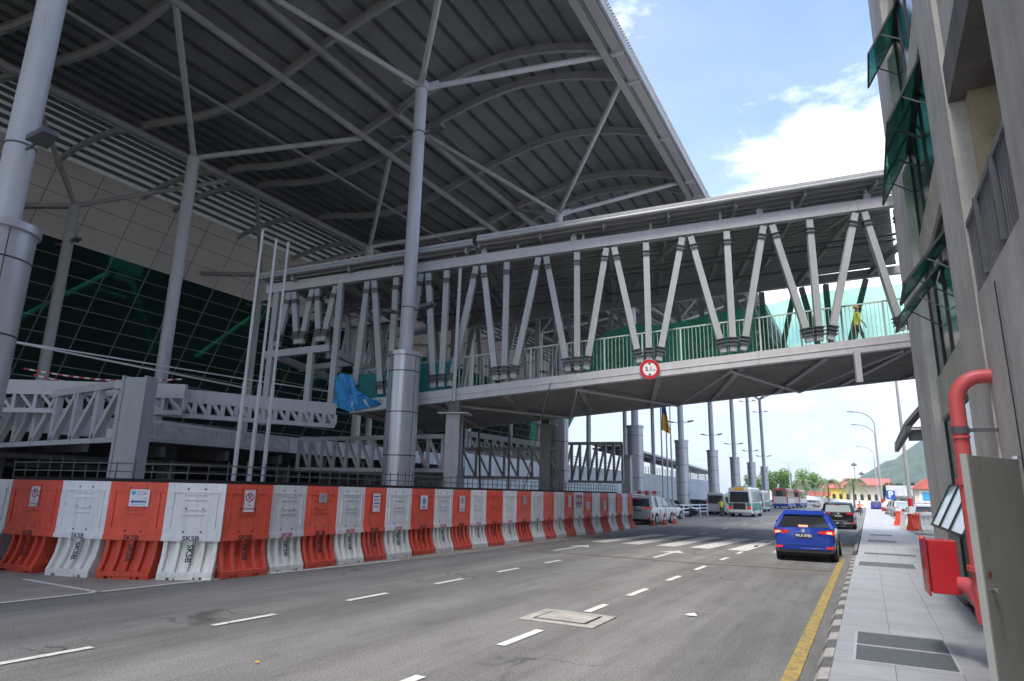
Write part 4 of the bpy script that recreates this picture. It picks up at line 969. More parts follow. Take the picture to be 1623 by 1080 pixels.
# ------------------------------------------------------------------ right-hand building
rb=thing('concrete_building','grey concrete office building with green windows along the right pavement','building',(0,0,0))
def part(name,mb,m,bev=0,par=None): return mb.build(name,m,par or rb,bevel=bev)
TOPZ=22
mb=MB(); mb.box(1.3,2.6,15.3,18.6,.0,TOPZ); part('pilaster',mb,'conc')
mb=MB(); mb.box(1.3,2.4,8.75,10.35,.0,TOPZ); part('pilaster',mb,'conc')
mb=MB(); mb.box(1.26,2.4,3.4,6.05,.0,TOPZ); part('pilaster',mb,'conc_d')
mb=MB(); mb.box(1.3,2.4,-9,3.4,.0,TOPZ); part('pilaster',mb,'conc_d')
mb=MB(); mb.box(1.32,1.5,6.05,8.75,.15,4.18); part('lower_wall',mb,'conc')
mb=MB(); mb.box(1.29,1.3,7.55,7.57,.15,4.0); part('wall_joint',mb,'joint')
mb=MB(); mb.box(1.42,1.6,10.35,15.3,3.45,4.22); part('spandrel',mb,'cream')
for k,(a,b) in enumerate([(6.45,7.15),(9.3,10.0),(12.15,12.85),(15.0,15.7),(17.9,18.6)]):
    mb=MB(); mb.box(1.42,1.6,10.35,15.3,a,b); part('spandrel',mb,'cream')
mb=MB(); mb.box(1.40,1.6,10.35,15.3,.15,.42); part('plinth',mb,'cream')
# glazing bands
def window(y0,y1,z0,z1,n,X=1.5):
    w=MB(); w.box(X-.03,X+.03,y0,y1,z0,z0+.06); w.box(X-.03,X+.03,y0,y1,z1-.06,z1)
    for i in range(n+1):
        yy=y0+(y1-y0)*i/n; w.box(X-.035,X+.035,max(y0,yy-.03),min(y1,yy+.03),z0+.06,z1-.06)
    f=part('window',w,'frame')
    p=MB(); p.box(X-.008,X+.008,y0+.02,y1-.02,z0+.03,z1-.03); p.build('pane','dglass',f)
    return f
wl=window(10.35,15.3,.42,3.45,4)
for a,b in ((4.22,6.45),(7.15,9.3),(10,12.15),(12.85,15.0),(15.7,17.9)): window(10.35,15.3,a,b,4)
def sash(y0,y1,zt_,h,ang,gm,par,X=1.46):
    # awning sash hinged at its head, swung out towards the road
    dx=-math.sin(ang)*h; dz=-math.cos(ang)*h
    P=lambda u,v:Vector((X+dx*v,y0+(y1-y0)*u,zt_+dz*v))
    mb=MB(); f=.05
    for a,b in ((P(0,0),P(1,0)),(P(0,1),P(1,1)),(P(0,0),P(0,1)),(P(1,0),P(1,1))): mb.beam(a,b,.035,.035)
    o=mb.build('sash','frame',par)
    mb=MB(); n=Vector((dx,0,dz)).cross(Vector((0,1,0))).normalized()*.01
    mb.slab([P(.02,.02),P(.98,.02),P(.98,.98),P(.02,.98)],n); mb.build('sash_pane',gm,o)
    for u,yy in ((.02,y0),(.98,y1)): mb=MB(); mb.beam(P(u,.6),Vector((X+.02,yy,zt_-h*.75)),.02,.02); mb.build('stay','steel_d',o)
ws=[]
for (y0,y1) in ((11.6,12.75),(12.8,13.95),(13.98,15.2)): sash(y0,y1,9.25,1.25,R(28),'gsash',rb)
for (y0,y1) in ((10.5,11.7),(12.5,13.7)): sash(y0,y1,5.85,1.15,R(38),'gsash',rb)
for (y0,y1) in ((13.9,15.2),): sash(y0,y1,12.1,1.2,R(30),'gsash',rb)
for (y0,y1) in ((13.8,15.25),(12.2,13.7),(10.5,12.1)): sash(y0,y1,2.16,.82,R(27),'bsash',rb,1.42)
# open balcony between the second and third pilasters
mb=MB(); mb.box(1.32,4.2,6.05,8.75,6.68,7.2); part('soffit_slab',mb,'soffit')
mb=MB(); mb.box(1.36,1.75,6.05,8.75,7.2,TOPZ); part('upper_wall',mb,'conc')
mb=MB(); mb.box(1.5,4.2,8.55,8.75,4.1,6.68); part('side_wall',mb,'beige')
mb=MB(); mb.box(4.2,4.4,3.0,8.75,4.1,6.68); part('inner_wall',mb,'beige')
mb=MB(); mb.box(2.2,2.5,6.3,8.55,6.1,6.38); part('inner_beam',mb,'cream')
mb=MB(); mb.box(1.5,4.2,3.4,8.75,4.0,4.12); part('balcony_floor',mb,'conc_d')
mb=MB(); y=6.08
while y<8.74:
    mb.box(1.33,1.37,y,y+.05,4.18,5.02); y+=.105
mb.box(1.31,1.39,6.05,8.75,5.02,5.08); part('balcony_railing',mb,'louvre')
for yy in (6.9,7.9): mb=MB(); mb.box(1.28,1.33,yy,yy+.06,4.2,5.05); part('railing_post',mb,'steel_d')
# recessed rear block taking the bridge
mb=MB(); mb.box(3.2,9,18.6,40,0,15); part('rear_block',mb,'conc')
mb=MB(); mb.box(2.4,9,-9,18.6,0,.2); mb.box(4.4,9,-9,18.6,.2,TOPZ-.2); mb.box(1.9,9,-9,18.55,TOPZ-.2,TOPZ); part('core',mb,'conc_d')
for z in (3.5,6.5,9.35,12.2,15.05,17.95): 
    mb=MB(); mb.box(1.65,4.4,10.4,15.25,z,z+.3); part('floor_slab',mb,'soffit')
# corrugated awning past the building
aw=thing('corrugated_awning','small corrugated sheet awning sticking out past the concrete building','awning',(0,0,0))
mb=MB(); y=19.2
while y<27: 
    mb.slab([(1.0,y,3.78),(1.0,y+.13,3.78),(3.0,y+.13,6.1),(3.0,y,6.1)],(0,0,.05)); y+=.2
mb.slab([(1.02,19.2,3.74),(1.02,27,3.74),(3.0,27,6.05),(3.0,19.2,6.05)],(0,0,.03)); mb.build('sheet','rib',aw)
mb=MB(); mb.box(1.05,3.1,19.3,19.4,3.35,3.7); mb.box(1.0,1.12,19.2,27,3.55,3.72); mb.build('frame','steel_d',aw)
mb=MB(); mb.box(1.0,3.2,19.22,19.3,3.62,3.66); mb.build('trim','white_p',aw)
# door
dr=thing('steel_door','open grey-green steel door on the right edge of the pavement','door',(1.27,7.72,.17),math.atan2(-.80,-.49))
dw=.93
mb=MB(); mb.box(0,dw,-.022,.022,0,2.1); mb.build('leaf','door',dr,bevel=.004)
mb=MB(); mb.box(dw,dw+.03,-.028,.028,0,2.11); mb.build('leaf_edge','door_e',dr)
mb=MB(); 
for sy in (-1,1):
    mb.tube([(dw-.09,sy*.02,.98),(dw-.09,sy*.05,.98)],.018,10); mb.tube([(dw-.09,sy*.05,.98),(dw-.09,sy*.075,.98)],.028,12)
mb.build('knob','chrome',dr,smooth=True)
mb=MB()
for sy in (-1,1): mb.tube([(dw-.09,sy*.023,1.1),(dw-.09,sy*.027,1.1)],.03,12)
mb.build('lock_rust','rust',dr)
mb=MB()
for z in (.3,1.0,1.85): mb.tube([(0,0,z),(0,0,z+.12)],.022,8)
mb.box(-.02,.06,.0,.04,2.1,2.13); mb.build('hinge','chrome',dr)
# fire pipe and red box
fp=thing('fire_riser_pipe','thick salmon red fire riser pipe bending into the concrete wall','pipe',(0,0,0))
pts=[(.98,8.75,.62),(.97,8.7,2.0),(.97,8.65,2.95)]
for k in range(1,8):
    a=k/7*math.pi/2; pts.append((.97+.28*(1-math.cos(a))*.9,8.65,2.95+.28*math.sin(a)))
pts.append((1.4,8.65,3.23)); mb=MB(); mb.tube(pts,.078,20); mb.build('riser','redpipe',fp,smooth=True)
mb=MB(); mb.tube([(.80,9.0,.98),(.86,8.98,.98),(.93,8.9,.93),(.98,8.8,.8),(.98,8.76,.66)],[.075,.085,.09,.09,.085],18); mb.build('elbow','redpipe',fp,smooth=True)
for zf in (1.15,2.05):
    mb=MB(); mb.tube([(.972,8.70,zf),(.972,8.70,zf+.025)],.11,20); mb.tube([(.972,8.70,zf+.03),(.972,8.70,zf+.055)],.11,20)
    for q in range(8): mb.tube([(.972+.094*math.cos(q*.785),8.70+.094*math.sin(q*.785),zf-.01),(.972+.094*math.cos(q*.785),8.70+.094*math.sin(q*.785),zf+.065)],.009,6)
    mb.build('flange','redpipe',fp)
mb=MB(); mb.box(.97,1.32,8.66,8.70,2.62,2.66); mb.tube([(.97,8.66,2.6),(.97,8.66,2.68)],.086,18); mb.build('wall_clamp','steel_d',fp)
mb=MB(); mb.tube([(.97,8.66,2.55),(.97,8.66,2.58)],.088,20); mb.build('coupling','redpipe',fp)
bx=thing('hydrant_box','bright red steel fire inlet box with its thin door facing the road','fire box',(.67,9.15,.86),R(2))
mb=MB(); mb.box(-.13,.15,-.16,.3,0,.58); mb.build('cabinet','red',bx,bevel=.012)
mb=MB(); mb.box(-.165,-.145,-.19,.33,-.03,.61); mb.build('cabinet_door','red',bx,bevel=.004)
mb=MB(); mb.box(-.145,-.13,-.15,.29,.02,.56); mb.build('door_gap','joint',bx)
mb=MB(); mb.box(.15,.62,.18,.24,.1,.16); mb.build('wall_bracket','steel_d',bx)

# ------------------------------------------------------------------ vehicles
def ring_body(w,zb_,zm,zt_,y,ins=.93):
    h=w/2
    return [(-h*.86,y,zb_),(-h*.97,y,zb_+.1),(-h,y,zm),(-h*.985,y,zm+(zt_-zm)*.6),(-h*ins,y,zt_),(0,y,zt_+.015),(h*ins,y,zt_),(h*.985,y,zm+(zt_-zm)*.6),(h,y,zm),(h*.97,y,zb_+.1),(h*.86,y,zb_),(0,y,zb_)]
def wheel(t,x,y,r,w=.2):
    mb=MB(); sx=1 if x>0 else -1; mb.tube([(x-sx*w,y,r),(x,y,r)],r,22); o=mb.build('wheel','tyre',t,bevel=.02)
    mb=MB(); mb.tube([(x-.01*sx,y,r),(x+.012*sx,y,r)],[r*.62,r*.6],18); mb.build('rim','rim',o)
def car(name,label,loc,rz,body='blue',L=4.2,Wd=1.72,H=1.47,style='hatch',rear='carglass',group=None,plate='WLX 8782',lit=False,sideglass='carglass',belt=.97,side_detail=True):
    t=thing(name,label,'car',loc,rz,group)   # rear at y=0, front at +y
    st=[(.0,.86,.42,.0),(.04,.93,.36,.02),(.18,.985,.26,.02),(.6,1,.20,0),(L*.5,1,.19,-.02),(L*.72,1,.19,-.04),(L*.86,.97,.2,-.12),(L*.96,.88,.24,-.22),(L,.74,.34,-.34)]
    mb=MB(); mb.loft([ring_body(Wd*k,zb_,.55,belt+d,y) for y,k,zb_,d in st]); mb.build('body',body,t,smooth=True)
    # greenhouse
    if style=='suv': cab=[(.05,belt,.90),(.22,H-.16,.80),(.45,H-.045,.76),(1.2,H-.03,.76),(L*.52,H-.05,.76),(L*.58,H-.12,.77),(L*.76,belt-.03,.86)]
    else: cab=[(.10,belt,.88),(.58,H-.13,.69),(.95,H-.05,.64),(1.5,H-.03,.63),(L*.5,H-.05,.64),(L*.56,H-.12,.67),(L*.76,belt-.04,.84)]
    rings=[]
    for y,z,k in cab:
        h=Wd/2; hb=h*.93; zl=min(belt-.05,z-.01); f=(z-zl)/(H-zl)
        ht=hb+(h*k-hb)*max(0,min(1,f)); rings.append([(-hb,y,zl),(-ht,y,z),(-ht*.5,y,z+.01),(ht*.5,y,z+.01),(ht,y,z),(hb,y,zl)])
    mb=MB(); mb.loft(rings); mb.build('window_glass',sideglass,t,smooth=False)
    # roof panel
    mb=MB(); rr=[]
    roofst=[c for c in cab[1:6]]
    for y,z,k in roofst:
        ht=Wd/2*k+.015; rr.append([(-ht-.01,y,z-.09),(-ht*.985,y,z-.03),(-ht*.9,y,z+.012),(-ht*.6,y,z+.035),(0,y,z+.045),(ht*.6,y,z+.035),(ht*.9,y,z+.012),(ht*.985,y,z-.03),(ht+.01,y,z-.09)])
    mb.loft(rr); mb.build('roof',body,t,smooth=True)
    # pillars
    h=Wd/2
    c0,c1=cab[0],cab[1]
    for sx in (-1,1):
        a=cab[5];b=cab[6]
        for q in (((sx*h*.92,c0[0]-.01,belt-.03),(sx*(h*c1[2]+.0),c1[0]-.01,c1[1]),.16 if style=='suv' else .12,.07),
            ((sx*(h*.93),.62*1.4+.35,belt-.02),(sx*(h*cab[2][2]+.01),1.2,H-.07),.03,.18),
            ((sx*h*.925,L*.5,belt-.02),(sx*(h*cab[4][2]+.01),L*.48,H-.08),.03,.09),
            ((sx*(h*.92),b[0],belt-.05),(sx*h*a[2],a[0],a[1]),.06,.06)):
            mb=MB(); mb.beam(*q); mb.build('pillar',body,t)
    mb=MB(); c=cab
    z0=belt+.03; y0=c0[0]+(c1[0]-c0[0])*.08-.015; yy1=c0[0]+(c1[0]-c0[0])*.92-.015; zz1=c0[1]+(c1[1]-c0[1])*.92
    mb.slab([(-h*.80,y0,z0),(h*.80,y0,z0),(h*c1[2]*.93,yy1,zz1),(-h*c1[2]*.93,yy1,zz1)],(0,-.008,.008)); mb.build('rear_window',rear,t)
    if style!='suv':
        mb=MB(); mb.slab([(-h*.66,.50,H-.13),(h*.66,.50,H-.13),(h*.68,.78,H-.01),(-h*.68,.78,H-.01)],(0,-.03,.03)); mb.build('spoiler',body,t)
    mb=MB(); mb.box(-.14,.14,yy1-.03,yy1-.015,zz1-.03-.0,zz1) if style=='suv' else mb.box(-.13,.13,.13,.16,belt+.05,belt+.095)
    mb.build('brake_light','taillit' if lit else 'tail',t)
    for sx in (-1,1):
        mb=MB(); zL=belt-.13 if style!='suv' else belt-.08
        mb.slab([(sx*h*.46,-.02,zL+.00),(sx*h*.97,.06,zL-.06),(sx*h*1.0,.22,zL+.1),(sx*h*.9,.0,zL+.10),(sx*h*.5,-.02,zL+.06)],(0,-.02,0)); o=mb.build('tail_light','tail',t)
        if lit:
            m2=MB(); m2.slab([(sx*h*.74,-.045,zL-.0),(sx*h*.92,-.02,zL-.02),(sx*h*.92,-.02,zL+.05),(sx*h*.76,-.045,zL+.05)],(0,-.008,0)); m2.build('bulb_glow','taillit',o)
        mb=MB(); mb.box(sx*h*.70,sx*h*.93,-.02,.03,.40,.455); mb.build('reflector','tail',t)
        mb=MB(); mb.tube([(sx*(h*.9),L*.66,belt+.03),(sx*(h+.1),L*.65,belt+.07)],.03,6); mb.slab([(sx*(h+.02),L*.62,belt+.0),(sx*(h+.2),L*.62,belt+.02),(sx*(h+.2),L*.62,belt+.15),(sx*(h+.04),L*.62,belt+.14)],(0,.09,0)); mb.build('mirror','black' if style!='suv' else body,t)
        mb=MB(); mb.box(sx*h*.995,sx*(h*1.006),L*.33,L*.34,.3,belt-.1); mb.box(sx*h*.995,sx*(h*1.006),L*.55,L*.56,.3,belt-.1); mb.build('door_gap','joint',t)
    mb=MB(); mb.box(-h*.84,h*.84,-.035,.3,.26,.34); mb.box(-h*.8,h*.8,.1,L-.3,.17,.24); mb.build('under_bumper','tyre',t)
    mb=MB(); mb.box(-h*.55,h*.55,-.022,-.0,.50,.505+.02); mb.box(-h*.8,h*.8,-.03,.02,.36,.38); mb.build('bumper_line',body if body!='black' else 'chrome',t)
    mb=MB(); mb.box(-.25,.25,-.03,-.015,belt-.27,belt-.15); pl=mb.build('number_plate','plate',t)
    mb=MB(); text_mb(mb,plate,.1,lambda x,z:(x,-.0315,z+belt-.21)); mb.build('plate_letters','pw',pl,fix=False)
    mb=MB(); mb.tube([(0,-.01,belt-.06),(0,-.03,belt-.06)],.05,16); mb.build('badge','chrome',t)
    wr=.31 if style!='suv' else .35
    for sx in (-1,1):
        for y in (L*.19,L*.80):
            mb=MB(); mb.tube([(sx*(h-.12),y,wr+.01),(sx*(h+.004),y,wr+.01)],wr+.055,22); mb.build('wheel_arch','joint',t)
            wheel(t,sx*(h+.012),y,wr)
    mb=MB(); mb.slab([(-.03,1.0,H+.01),(.03,1.0,H+.01),(0,1.02,H+.07)],(0,.1,0)); mb.build('antenna',body,t)
    return t
car('hatchback','bright blue hatchback with lit brake lamps, nearest moving car','car' if False else (-1.83,22.1,0),R(0),'blue',4.15,1.72,1.475,'hatch',lit=True)
car('suv','black SUV driving ahead of the blue car','x' if False else (-1.75,46.8,0),0,'black',4.6,1.84,1.68,'suv','paleglass',belt=1.02,plate='VEU 6813')
t=car('suv','white SUV with dark rear window parked at the end of the barrier row',(-12.95,40.9,0),R(-3),'white',4.9,1.85,1.8,'suv','carglass',belt=1.1,sideglass='paleglass')
mb=MB()
for sx in (-1,1): mb.tube([(sx*.62,.7,1.86),(sx*.62,2.6,1.86)],.025,8)
mb.build('roof_rail','silver',t)
car('parked_car','white car parked beyond the white SUV between the columns',(-14.8,50.5,0),R(-8),'white',4.4,1.75,1.5,'hatch')
car('far_car','dark blue far car on the road behind the motorcyclist',(1.2,140,0),0,'blue',4.4,1.8,1.6,'suv',belt=1.0)
car('parked_car','white SUV parked in the right-hand lot by the blue sign',(3.6,92,0),R(15),'white',4.6,1.85,1.75,'suv','paleglass',belt=1.05)
car('parked_car','white car parked in the right-hand lot behind the pole base',(5.2,82,0),R(12),'white',4.5,1.8,1.5,'hatch')
car('parked_car','silver car at the right lot edge nearest the building corner',(4.0,62,0),R(10),'silver',4.5,1.8,1.5,'hatch')
car('parked_car','silver car parked in the deeper part of the right lot',(6.4,108,0),R(12),'silver',4.5,1.8,1.6,'suv')
for i,(x,y,b) in enumerate([(-17.8,60,'black'),(-17.8,72,'blue'),(-19,80,'black'),(-18.6,90,'silver')]):
    car('parked_car','%s car parked behind the columns, %s from the camera in its line'%({'black':'black','blue':'blue','silver':'silver'}[b],ORD[i+1]),(x,y,0),R(-85),b,4.3,1.75,1.5,'hatch',group='cars parked behind the columns')
for i,x in enumerate((-9.5,-6.3,-3.2)):
    car('far_car','%s of three far cars queueing before the white ramp wall'%['leftmost','middle','rightmost'][i],(x-6,150+i*3,0),R(70),['silver','white','silver'][i],4.4,1.8,1.5,'hatch',group='far cars by the ramp wall')

def coach(name,label,loc,rz,L,Wd,H,kind):
    t=thing(name,label,{'mini':'minibus','bus':'bus','van':'van'}[kind],loc,rz)
    h=Wd/2
    lo={'mini':.32,'bus':.35,'van':.3}[kind]
    def rg(y,k,z0,z1,taper=.9): return [(-h*k,y,z0),(-h*k,y,z0+(z1-z0)*.55),(-h*k*taper,y,z1-.12),(-h*k*taper*.86,y,z1),(h*k*taper*.86,y,z1),(h*k*taper,y,z1-.12),(h*k,y,z0+(z1-z0)*.55),(h*k,y,z0)]
    bm={'mini':'white','bus':'buscream','van':'white'}[kind]
    mb=MB(); mb.loft([rg(0,.93,lo+.1,H-.12),rg(.1,.985,lo,H-.03),rg(.5,1,lo,H),rg(L-.6,1,lo,H),rg(L-.1,.96,lo,H-.25),rg(L,.9,lo+.1,H*.62)]); mb.build('body',bm,t,smooth=True)
    belt=H*.5
    if kind=='mini':
        mb=MB(); mb.slab([(-h*.82,-.02,belt-.02),(h*.82,-.02,belt-.02),(h*.76,.0,H-.42),(-h*.76,.0,H-.42)],(0,-.015,0)); mb.build('rear_window','carglass',t)
        mb=MB(); mb.slab([(-h*.55,-.03,belt-.1),(h*.5,-.03,belt-.1),(h*.5,-.03,belt-.85),(-h*.55,-.03,belt-.85)],(0,-.02,0)); mb.build('rear_hatch_opening','tyre',t)
        mb=MB(); mb.slab([(-h*.95,-.02,belt-.1),(-h*.6,-.03,belt-.1),(-h*.6,-.03,belt-.75),(-h*.95,-.02,belt-.75)],(0,-.012,0)); mb.slab([(h*.6,-.03,belt-.1),(h*.95,-.02,belt-.1),(h*.95,-.02,belt-.75),(h*.6,-.03,belt-.75)],(0,-.012,0)); mb.build('green_panel','minigreen',t)
        mb=MB(); mb.box(-h*.45,h*.45,-.03,.4,H-.3,H-.02); mb.build('destination_box','yellowp',t,bevel=.05)
        for sx in (-1,1):
            mb=MB(); mb.box(sx*h*.62,sx*h*.96,-.05,.0,.75,.98); mb.build('tail_light','tail',t)
            mb=MB(); mb.box(sx*(h-.001),sx*(h+.008),.5,L-.5,.6,belt-.1); mb.build('green_side_band','minigreen',t)
        mb=MB(); mb.box(-h*.98,h*.98,-.12,.1,.42,.68); mb.build('rear_bumper','white',t,bevel=.04)
        mb=MB(); mb.box(-h*.6,h*.6,.8,L*.7,H,H+.12); mb.build('roof_rack','silver',t)
    elif kind=='bus':
        mb=MB(); mb.slab([(-h*.8,-.02,H*.60),(h*.8,-.02,H*.60),(h*.76,.0,H-.42),(-h*.76,.0,H-.42)],(0,-.015,0)); mb.build('rear_window','carglass',t)
        mb=MB(); mb.box(-h*.99,h*.99,-.02,.06,.34,.85); 
        for sx in (-1,1): mb.box(sx*(h-.001),sx*(h+.008),.3,L-.3,.36,.9)
        mb.build('blue_skirt','busblue',t)
        mb=MB(); mb.slab([(-h*.94,-.035,H-.40),(h*.94,-.035,H-.40),(h*.8,-.03,H-.02),(-h*.8,-.03,H-.02)],(0,.05,0))
        for sx in (-1,1): mb.box(sx*(h*.9),sx*(h*.915),.3,L-.3,H-.36,H-.1); mb.box(sx*h*.82,sx*h*.98,-.03,.02,1.0,H-.4)
        mb.build('red_band','busred',t)
    else:
        mb=MB(); mb.slab([(-h*.8,-.02,belt),(h*.8,-.02,belt),(h*.76,.0,H-.3),(-h*.76,.0,H-.3)],(0,-.015,0)); mb.build('rear_window','carglass',t)
        for sx in (-1,1):
            mb=MB(); mb.box(sx*h*.86,sx*h*.97,-.03,.0,.85,1.25); mb.build('tail_light','tail',t)
    n={'mini':5,'bus':7,'van':3}[kind]
    for sx in (-1,1):
        for i in range(n):
            y0=.6+(L-1.2)*i/n; y1=.6+(L-1.2)*(i+.92)/n
            zlo=belt+.05; 
            mb=MB(); mb.slab([(sx*(h*1.0+.012),y0,zlo),(sx*(h*1.0+.012),y1,zlo),(sx*(h*.935+.012),y1,H-.42),(sx*(h*.935+.012),y0,H-.42)],(sx*.01,0,0)); mb.build('side_window','paleglass' if kind=='mini' else 'carglass',t)
    wr={'mini':.4,'bus':.5,'van':.34}[kind]
    for sx in (-1,1):
        for y in (L*.22,L*.8): wheel(t,sx*(h+.01),y,wr,.28)
    return t
coach('minibus','green and white minibus with a yellow roof box and open tail hatch',(-10.75,65.3,0),R(-1),6.6,2.15,2.75,'mini')
coach('minibus','second pale minibus parked ahead of the yellow-roofed one',(-13.1,92,0),0,6.6,2.1,2.7,'mini')
coach('van','white van standing left of the green minibus',(-13.9,70,0),0,4.8,1.85,2.25,'van')
coach('bus','red, cream and blue city bus, nearest of the two',(-13.5,123.3,0),R(-1),10.5,2.6,3.45,'bus')
coach('bus','second city bus half hidden ahead of the nearer one',(-13.0,141,0),R(-2),10.5,2.6,3.4,'bus')

# cones
for i,(x,y) in enumerate([(-11.82,40.3),(-11.5,41.8),(-11.45,44.1)]):
    t=thing('traffic_cone','%s of three red traffic cones by the white SUV'%['nearest','middle','farthest'][i],'cone',(x,y,0),random.random(),'traffic cones beside the white SUV')
    mb=MB(); mb.box(-.2,.2,-.2,.2,0,.04); mb.build('foot','orange_d',t)
    mb=MB(); mb.tube([(0,0,.04),(0,0,.35)],[.15,.095],16); mb.tube([(0,0,.5),(0,0,.75)],[.068,.03],16); mb.build('cone','orange_d',t,smooth=True)
    mb=MB(); mb.tube([(0,0,.35),(0,0,.5)],[.096,.068],16); mb.build('reflective_band','white_p',t,smooth=True)
# red/white boards behind the SUV
t=thing('warning_board','low red and white barrier board behind the white SUV','barrier board',(-14.6,47.5,0),R(5))
mb=MB()
for i in range(8): mb.box(-1.0+i*.28,-1.0+(i+1)*.28,-.02,.02,1.75,2.15,mi=i%2)
mb.build('board',['orange_d','white_p'],t)
for sx in (-1,1): mb=MB(); mb.box(sx*.9-.04,sx*.9+.04,.02,.08,0,2.1); mb.build('leg','steel_l',t)
t=thing('guard_rail','white rail fence between the sleeved columns near the van','fence',(-13.2,57.5,0))
mb=MB()
for z in (.45,.75,1.05): mb.beam((-1.2,-2.0,z),(-.6,8,z),.06,.1)
mb.build('rails','white_p',t)
for i in range(5): mb=MB(); f=i/4; mb.box(-1.2+.6*f-.05,-1.2+.6*f+.05,-2+10*f-.05,-2+10*f+.05,0,1.15); mb.build('post','white_p',t)
# right-side water barriers
for i,(x,y,a,oc) in enumerate([(1.85,54,70,1),(2.0,47.5,60,0),(2.35,45.6,50,1),(3.0,44.8,10,0)]):
    t=thing('water_barrier','%s low water barrier on the right lot edge, %s from its far end'%('orange' if oc else 'white',ORD[i+1]),'barrier',(x,y,.15),R(a),'low water barriers at the right lot')
    mb=MB(); 
    prof=[(-.28,0),(-.28,.14),(-.18,.35),(-.12,.6),(-.11,.95)]
    mb.slab([(-.5,yy+.05,z) for yy,z in prof]+[(-.5,-yy-.05,z) for yy,z in reversed(prof)],(1.0,0,0))
    for k in range(5):
        c=-.46+.23*k; mb.slab([(c-.045,yy,z) for yy,z in prof]+[(c-.045,-yy,z) for yy,z in reversed(prof)],(.09,0,0))
    mb.box(-.505,.505,-.13,.13,.85,.97); mb.build('body','orange' if oc else 'wplast2',t,bevel=.01)
# ------------------------------------------------------------------ lamps, poles
def lamp(label,x,y,h,arm,painted=False,z0=0,dx=-1):
    t=thing('street_lamp',label,'street lamp',(x,y,z0),0,'street lamps along the right pavement')
    mb=MB(); pts=[(0,0,0),(0,0,h*.5),(0,0,h*.86)]
    for k in range(1,9):
        a=k/8*math.pi/2; pts.append((dx*arm*(1-math.cos(a)),0,h*.86+h*.14*math.sin(a)))
    rs=[.13,.1]+[.075]*(len(pts)-2); mb.tube(pts,rs,10); mb.build('pole','steel',t,smooth=True)
    mb=MB(); mb.slab([(dx*arm,-.12,h-.06),(dx*(arm+.8),-.1,h+.02),(dx*(arm+.8),.1,h+.02),(dx*arm,.12,h-.06)],(0,0,.1)); mb.build('lamp_head','steel_d',t)
    if painted:
        mb=MB(); mb.cyl(0,0,.0,.5,.16,14,0); mb.cyl(0,0,.5,1.0,.16,14,1); mb.cyl(0,0,1.0,1.5,.16,14,0); mb.cyl(0,0,1.5,2.0,.16,14,1); mb.build('painted_base',['wplast2','red'],t)
lamp('nearest street lamp with red and white painted base by the right lot',2.35,49,12.0,2.2,True)
lamp('second street lamp past the lot, with a red and white base',1.57,94.9,13.0,2.2,True)
lamp('third street lamp along the right pavement',1.75,112,13.0,2.2)
lamp('fourth and smallest curved street lamp along the pavement',1.9,160,13,2.4)
for i,(x,y,h) in enumerate([(-3.2,250,14),(-1.2,250,11)]):
    t=thing('mast_light','%s mushroom-headed mast light far down the road'%['taller left','shorter right'][i],'mast light',(x,y,0),0,'mushroom headed masts')
    mb=MB(); mb.tube([(0,0,0),(0,0,h-1)],[.22,.14],8); mb.build('mast','steel',t)
    mb=MB(); mb.tube([(0,0,h-1.2),(0,0,h-.9),(0,0,h-.4),(0,0,h)],[.3,1.2,.5,.1],12); mb.build('head','steel_d',t,smooth=True)
for i,(x,y,h) in enumerate([(-31,150,10),(-24,190,13),(-17.5,185,11),(-14.5,210,12)]):
    t=thing('deck_lamp','slim twin-arm lamp post, %s from the left beyond the last columns'%ORD[i+1],'street lamp',(x,y,0),0,'distant twin arm lamps')
    mb=MB(); mb.tube([(0,0,0),(0,0,h)],[.14,.08],8); mb.build('pole','steel_l',t)
    for sx in (-1,1):
        mb=MB(); mb.beam((0,0,h-.3),(sx*1.6,0,h),.08,.08); mb.box(sx*1.5,sx*2.1,-.15,.15,h-.02,h+.1); mb.build('arm','steel_l',t)
# parking sign
t=thing('parking_sign','blue square parking sign with a white P beside the right lot','sign',(2.35,88,0))
mb=MB(); mb.cyl(0,0,0,3.0,.05,8); mb.build('pole','steel',t)
mb=MB(); mb.box(-.45,.45,-.04,-.01,1.95,2.95); mb.build('panel','psign',t)
mb=MB(); text_mb(mb,'P',1.0,lambda x,z:(x,-.045,z+2.45)); mb.build('letter','white_p',t,fix=False)

# ------------------------------------------------------------------ far buildings, trees, hill
t=thing('resort_building','long cream and yellow building with red tiled roofs at the road end','building',(-4,232,0))
mb=MB(); mb.box(-8.5,-2,0,12,0,5.2); mb.build('yellow_wing','yellow_wall',t); mb=MB(); mb.box(-2,10,1,12,0,6.2); mb.build('cream_wing','cream_wall',t)
for a,b,z in ((-9,-1.8,5.2),(-2.6,10.6,6.2)):
    mb=MB(); mb.slab([(a,-.8,z),(a,12.8,z),(a,6,z+2.2)],(b-a,0,0)); mb.build('roof','red_roof',t)
for i in range(9):
    mb=MB(); x=-7.8+i*1.95; yy=-.02 if x<-2 else .98; mb.box(x,x+.9,yy-.03,yy,1.6,3.4); w=mb.build('window','frame',t)
    mb=MB(); mb.box(x+.08,x+.82,yy-.05,yy-.03,1.7,3.3); mb.build('pane','dglass',w)
t=thing('ramp_wall','long curved white ramp parapet closing the far end of the road','wall',(0,0,0))
mb=MB(); P=[(-21,158,3.4),(-14,165,2.6),(-7,172,1.9),(0,176,1.5),(5,178,1.3)]
for (a,b,c),(d,e,f) in zip(P,P[1:]): mb.slab([(a,b,0),(d,e,0),(d,e,f),(a,b,c)],(0,.4,0))
mb.build('parapet','white_p',t)
mb=MB(); mb.box(-13,-8,180,181,2.5,3.6); o=mb.build('canopy','red_roof',t)
t=thing('shelter','shelter with a red arched roof and pale front beyond the right lot','shelter',(9.5,118,0))
